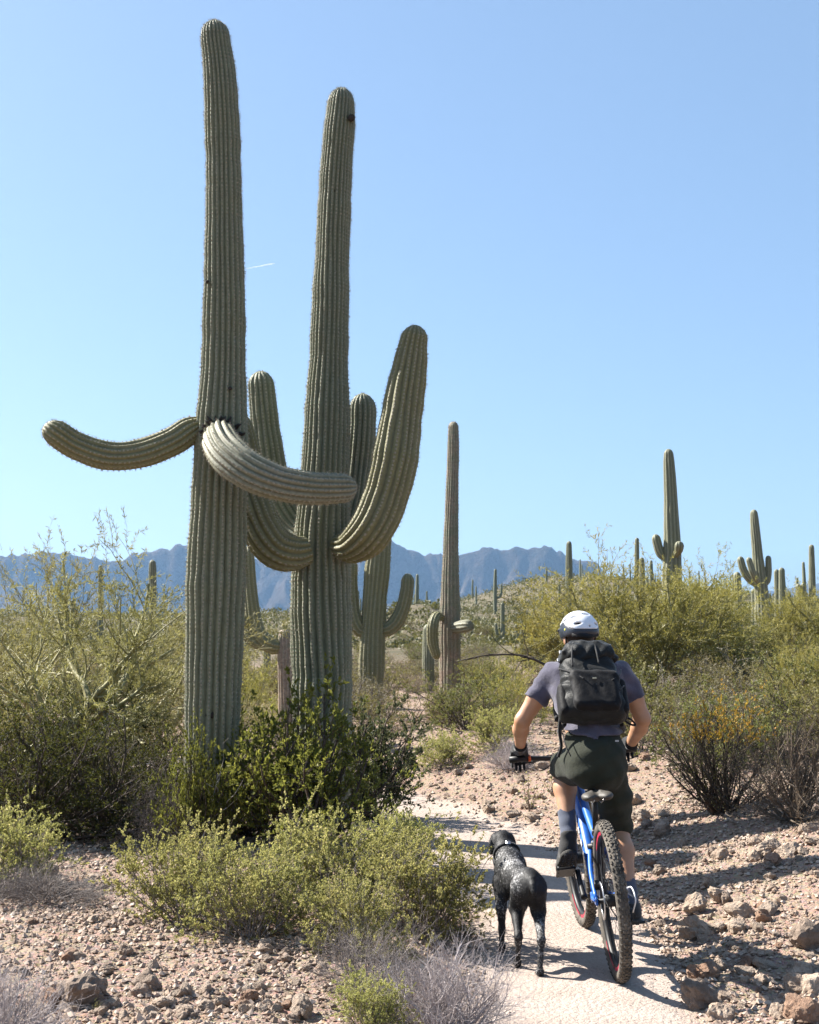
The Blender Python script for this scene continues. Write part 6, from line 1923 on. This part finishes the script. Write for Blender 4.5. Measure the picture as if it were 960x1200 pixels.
    dr = nrm(flow + n_ * rng.uniform(0.12, 0.45, (len(pick), 1)))
    sd_ = nrm(np.cross(dr, n_)); L = rng.uniform(0.006, 0.012, (len(pick), 1))
    V = np.stack([p - sd_ * 0.0007 - n_ * 0.001, p + sd_ * 0.0007 - n_ * 0.001, p + dr * L], 1).reshape(-1, 3)
    tag(obj('coat', mk('coat', V, np.arange(len(V)).reshape(-1, 3), False, roan(V + base)), m, root), kind='stuff')
    M_N = pbr('wet_nose', (0.01, 0.01, 0.01), 0.25)
    v, f_ = ico(2)
    b = MB(); b.add(v * [0.014, 0.010, 0.010] + hc + f3 * 0.150 - u3 * 0.016 - base, T=f_); obj('nose', b.mesh('nose'), M_N, root)
    for s in (-1, 1):
        b = MB(); b.add(v * 0.0085 + hc + f3 * 0.050 + s3 * s * 0.030 + u3 * 0.018 - base, T=f_); obj('eye', b.mesh('eye'), M_N, root)
    # collar with tracker box and whip aerial
    M_C = cloth('collar_webbing', (0.015, 0.015, 0.017), 0.6, 0.3, 300)
    cc = A(0.489, 7.115, 0.472); ax = nrm(A(0.478, 7.175, 0.520) - A(0.502, 7.03, 0.425)); e1 = nrm(np.cross(ax, [0, 0, 1.0])); e2 = np.cross(e1, ax)
    a = np.linspace(0, 2 * PI, 33)
    b = MB(); b.tube([cc + 0.064 * (math.cos(t) * e1 + math.sin(t) * e2) - base for t in a], 0.010, 8, False)
    col = obj('collar', b.mesh('collar'), M_C, root)
    b = MB(); b.box(cc + e2 * 0.070 - base, (0.026, 0.022, 0.014), np.stack([e1, ax, e2], 1), 0.003); obj('buckle', b.mesh('buckle', False), pbr('steel_buckle', (0.55, 0.55, 0.56), 0.3, metal=1.0), col)
    b = MB(); b.box(cc - e2 * 0.055 - e1 * 0.045 - base, (0.040, 0.055, 0.034), np.stack([e1, ax, e2], 1), 0.006); obj('tracker', b.mesh('tracker', False), M_C, col)
    b = MB(); p0 = cc - e1 * 0.062 - base
    b.tube(_cr(np.array([p0, p0 + [-0.04, -0.02, -0.03], p0 + [-0.085, -0.05, -0.10], p0 + [-0.115, -0.07, -0.17]]), 6), 0.0016, 5); obj('aerial', b.mesh('aerial'), M_C, col)
build_dog()

# a short contrail high in the sky
def contrail():
    p0, p1 = P(288, 315, 9000.0), P(322, 308.5, 9000.0)
    p0, p1 = P(288, 315, 14000.0), P(322, 308.5, 14000.0)
    b = MB(); c = np.linspace(p0, p1, 14); r = np.linspace(1.5, 6.0, 14) * np.array([1, .9, 1.1, .8, 1, 1.1, .9, 1, 1.1, .8, 1, 1, .7, .3])
    b.tube(c - p0, r, 8)
    o = obj('contrail', b.mesh('contrail'), leaf_material('ice_cloud', [(0.0, (0.9, 0.9, 0.9)), (1.0, (0.95, 0.95, 0.95))], 0.6, 1.0, 0.0, 0.0), None, p0)
    tag(o, 'thin white contrail short across the blue sky', 'contrail')
contrail()

# set the rider, his gear, the bike and the dog a little further up the trail
def move_up_trail(dx=0.02, dy=0.17):
    dz = h1(0.965 + dx, 6.40 + dy) - h1(0.965, 6.40)
    dzd = h1(0.53 + dx, 6.75 + dy) - h1(0.53, 6.75)
    for o in bpy.data.objects:
        if o.parent is None and o.name in ('person', 'bicycle_helmet', 'backpack', 'mountain_bike', 'dog'):
            o.location = o.location + Vector((dx, dy, dzd if o.name == 'dog' else dz))
move_up_trail()
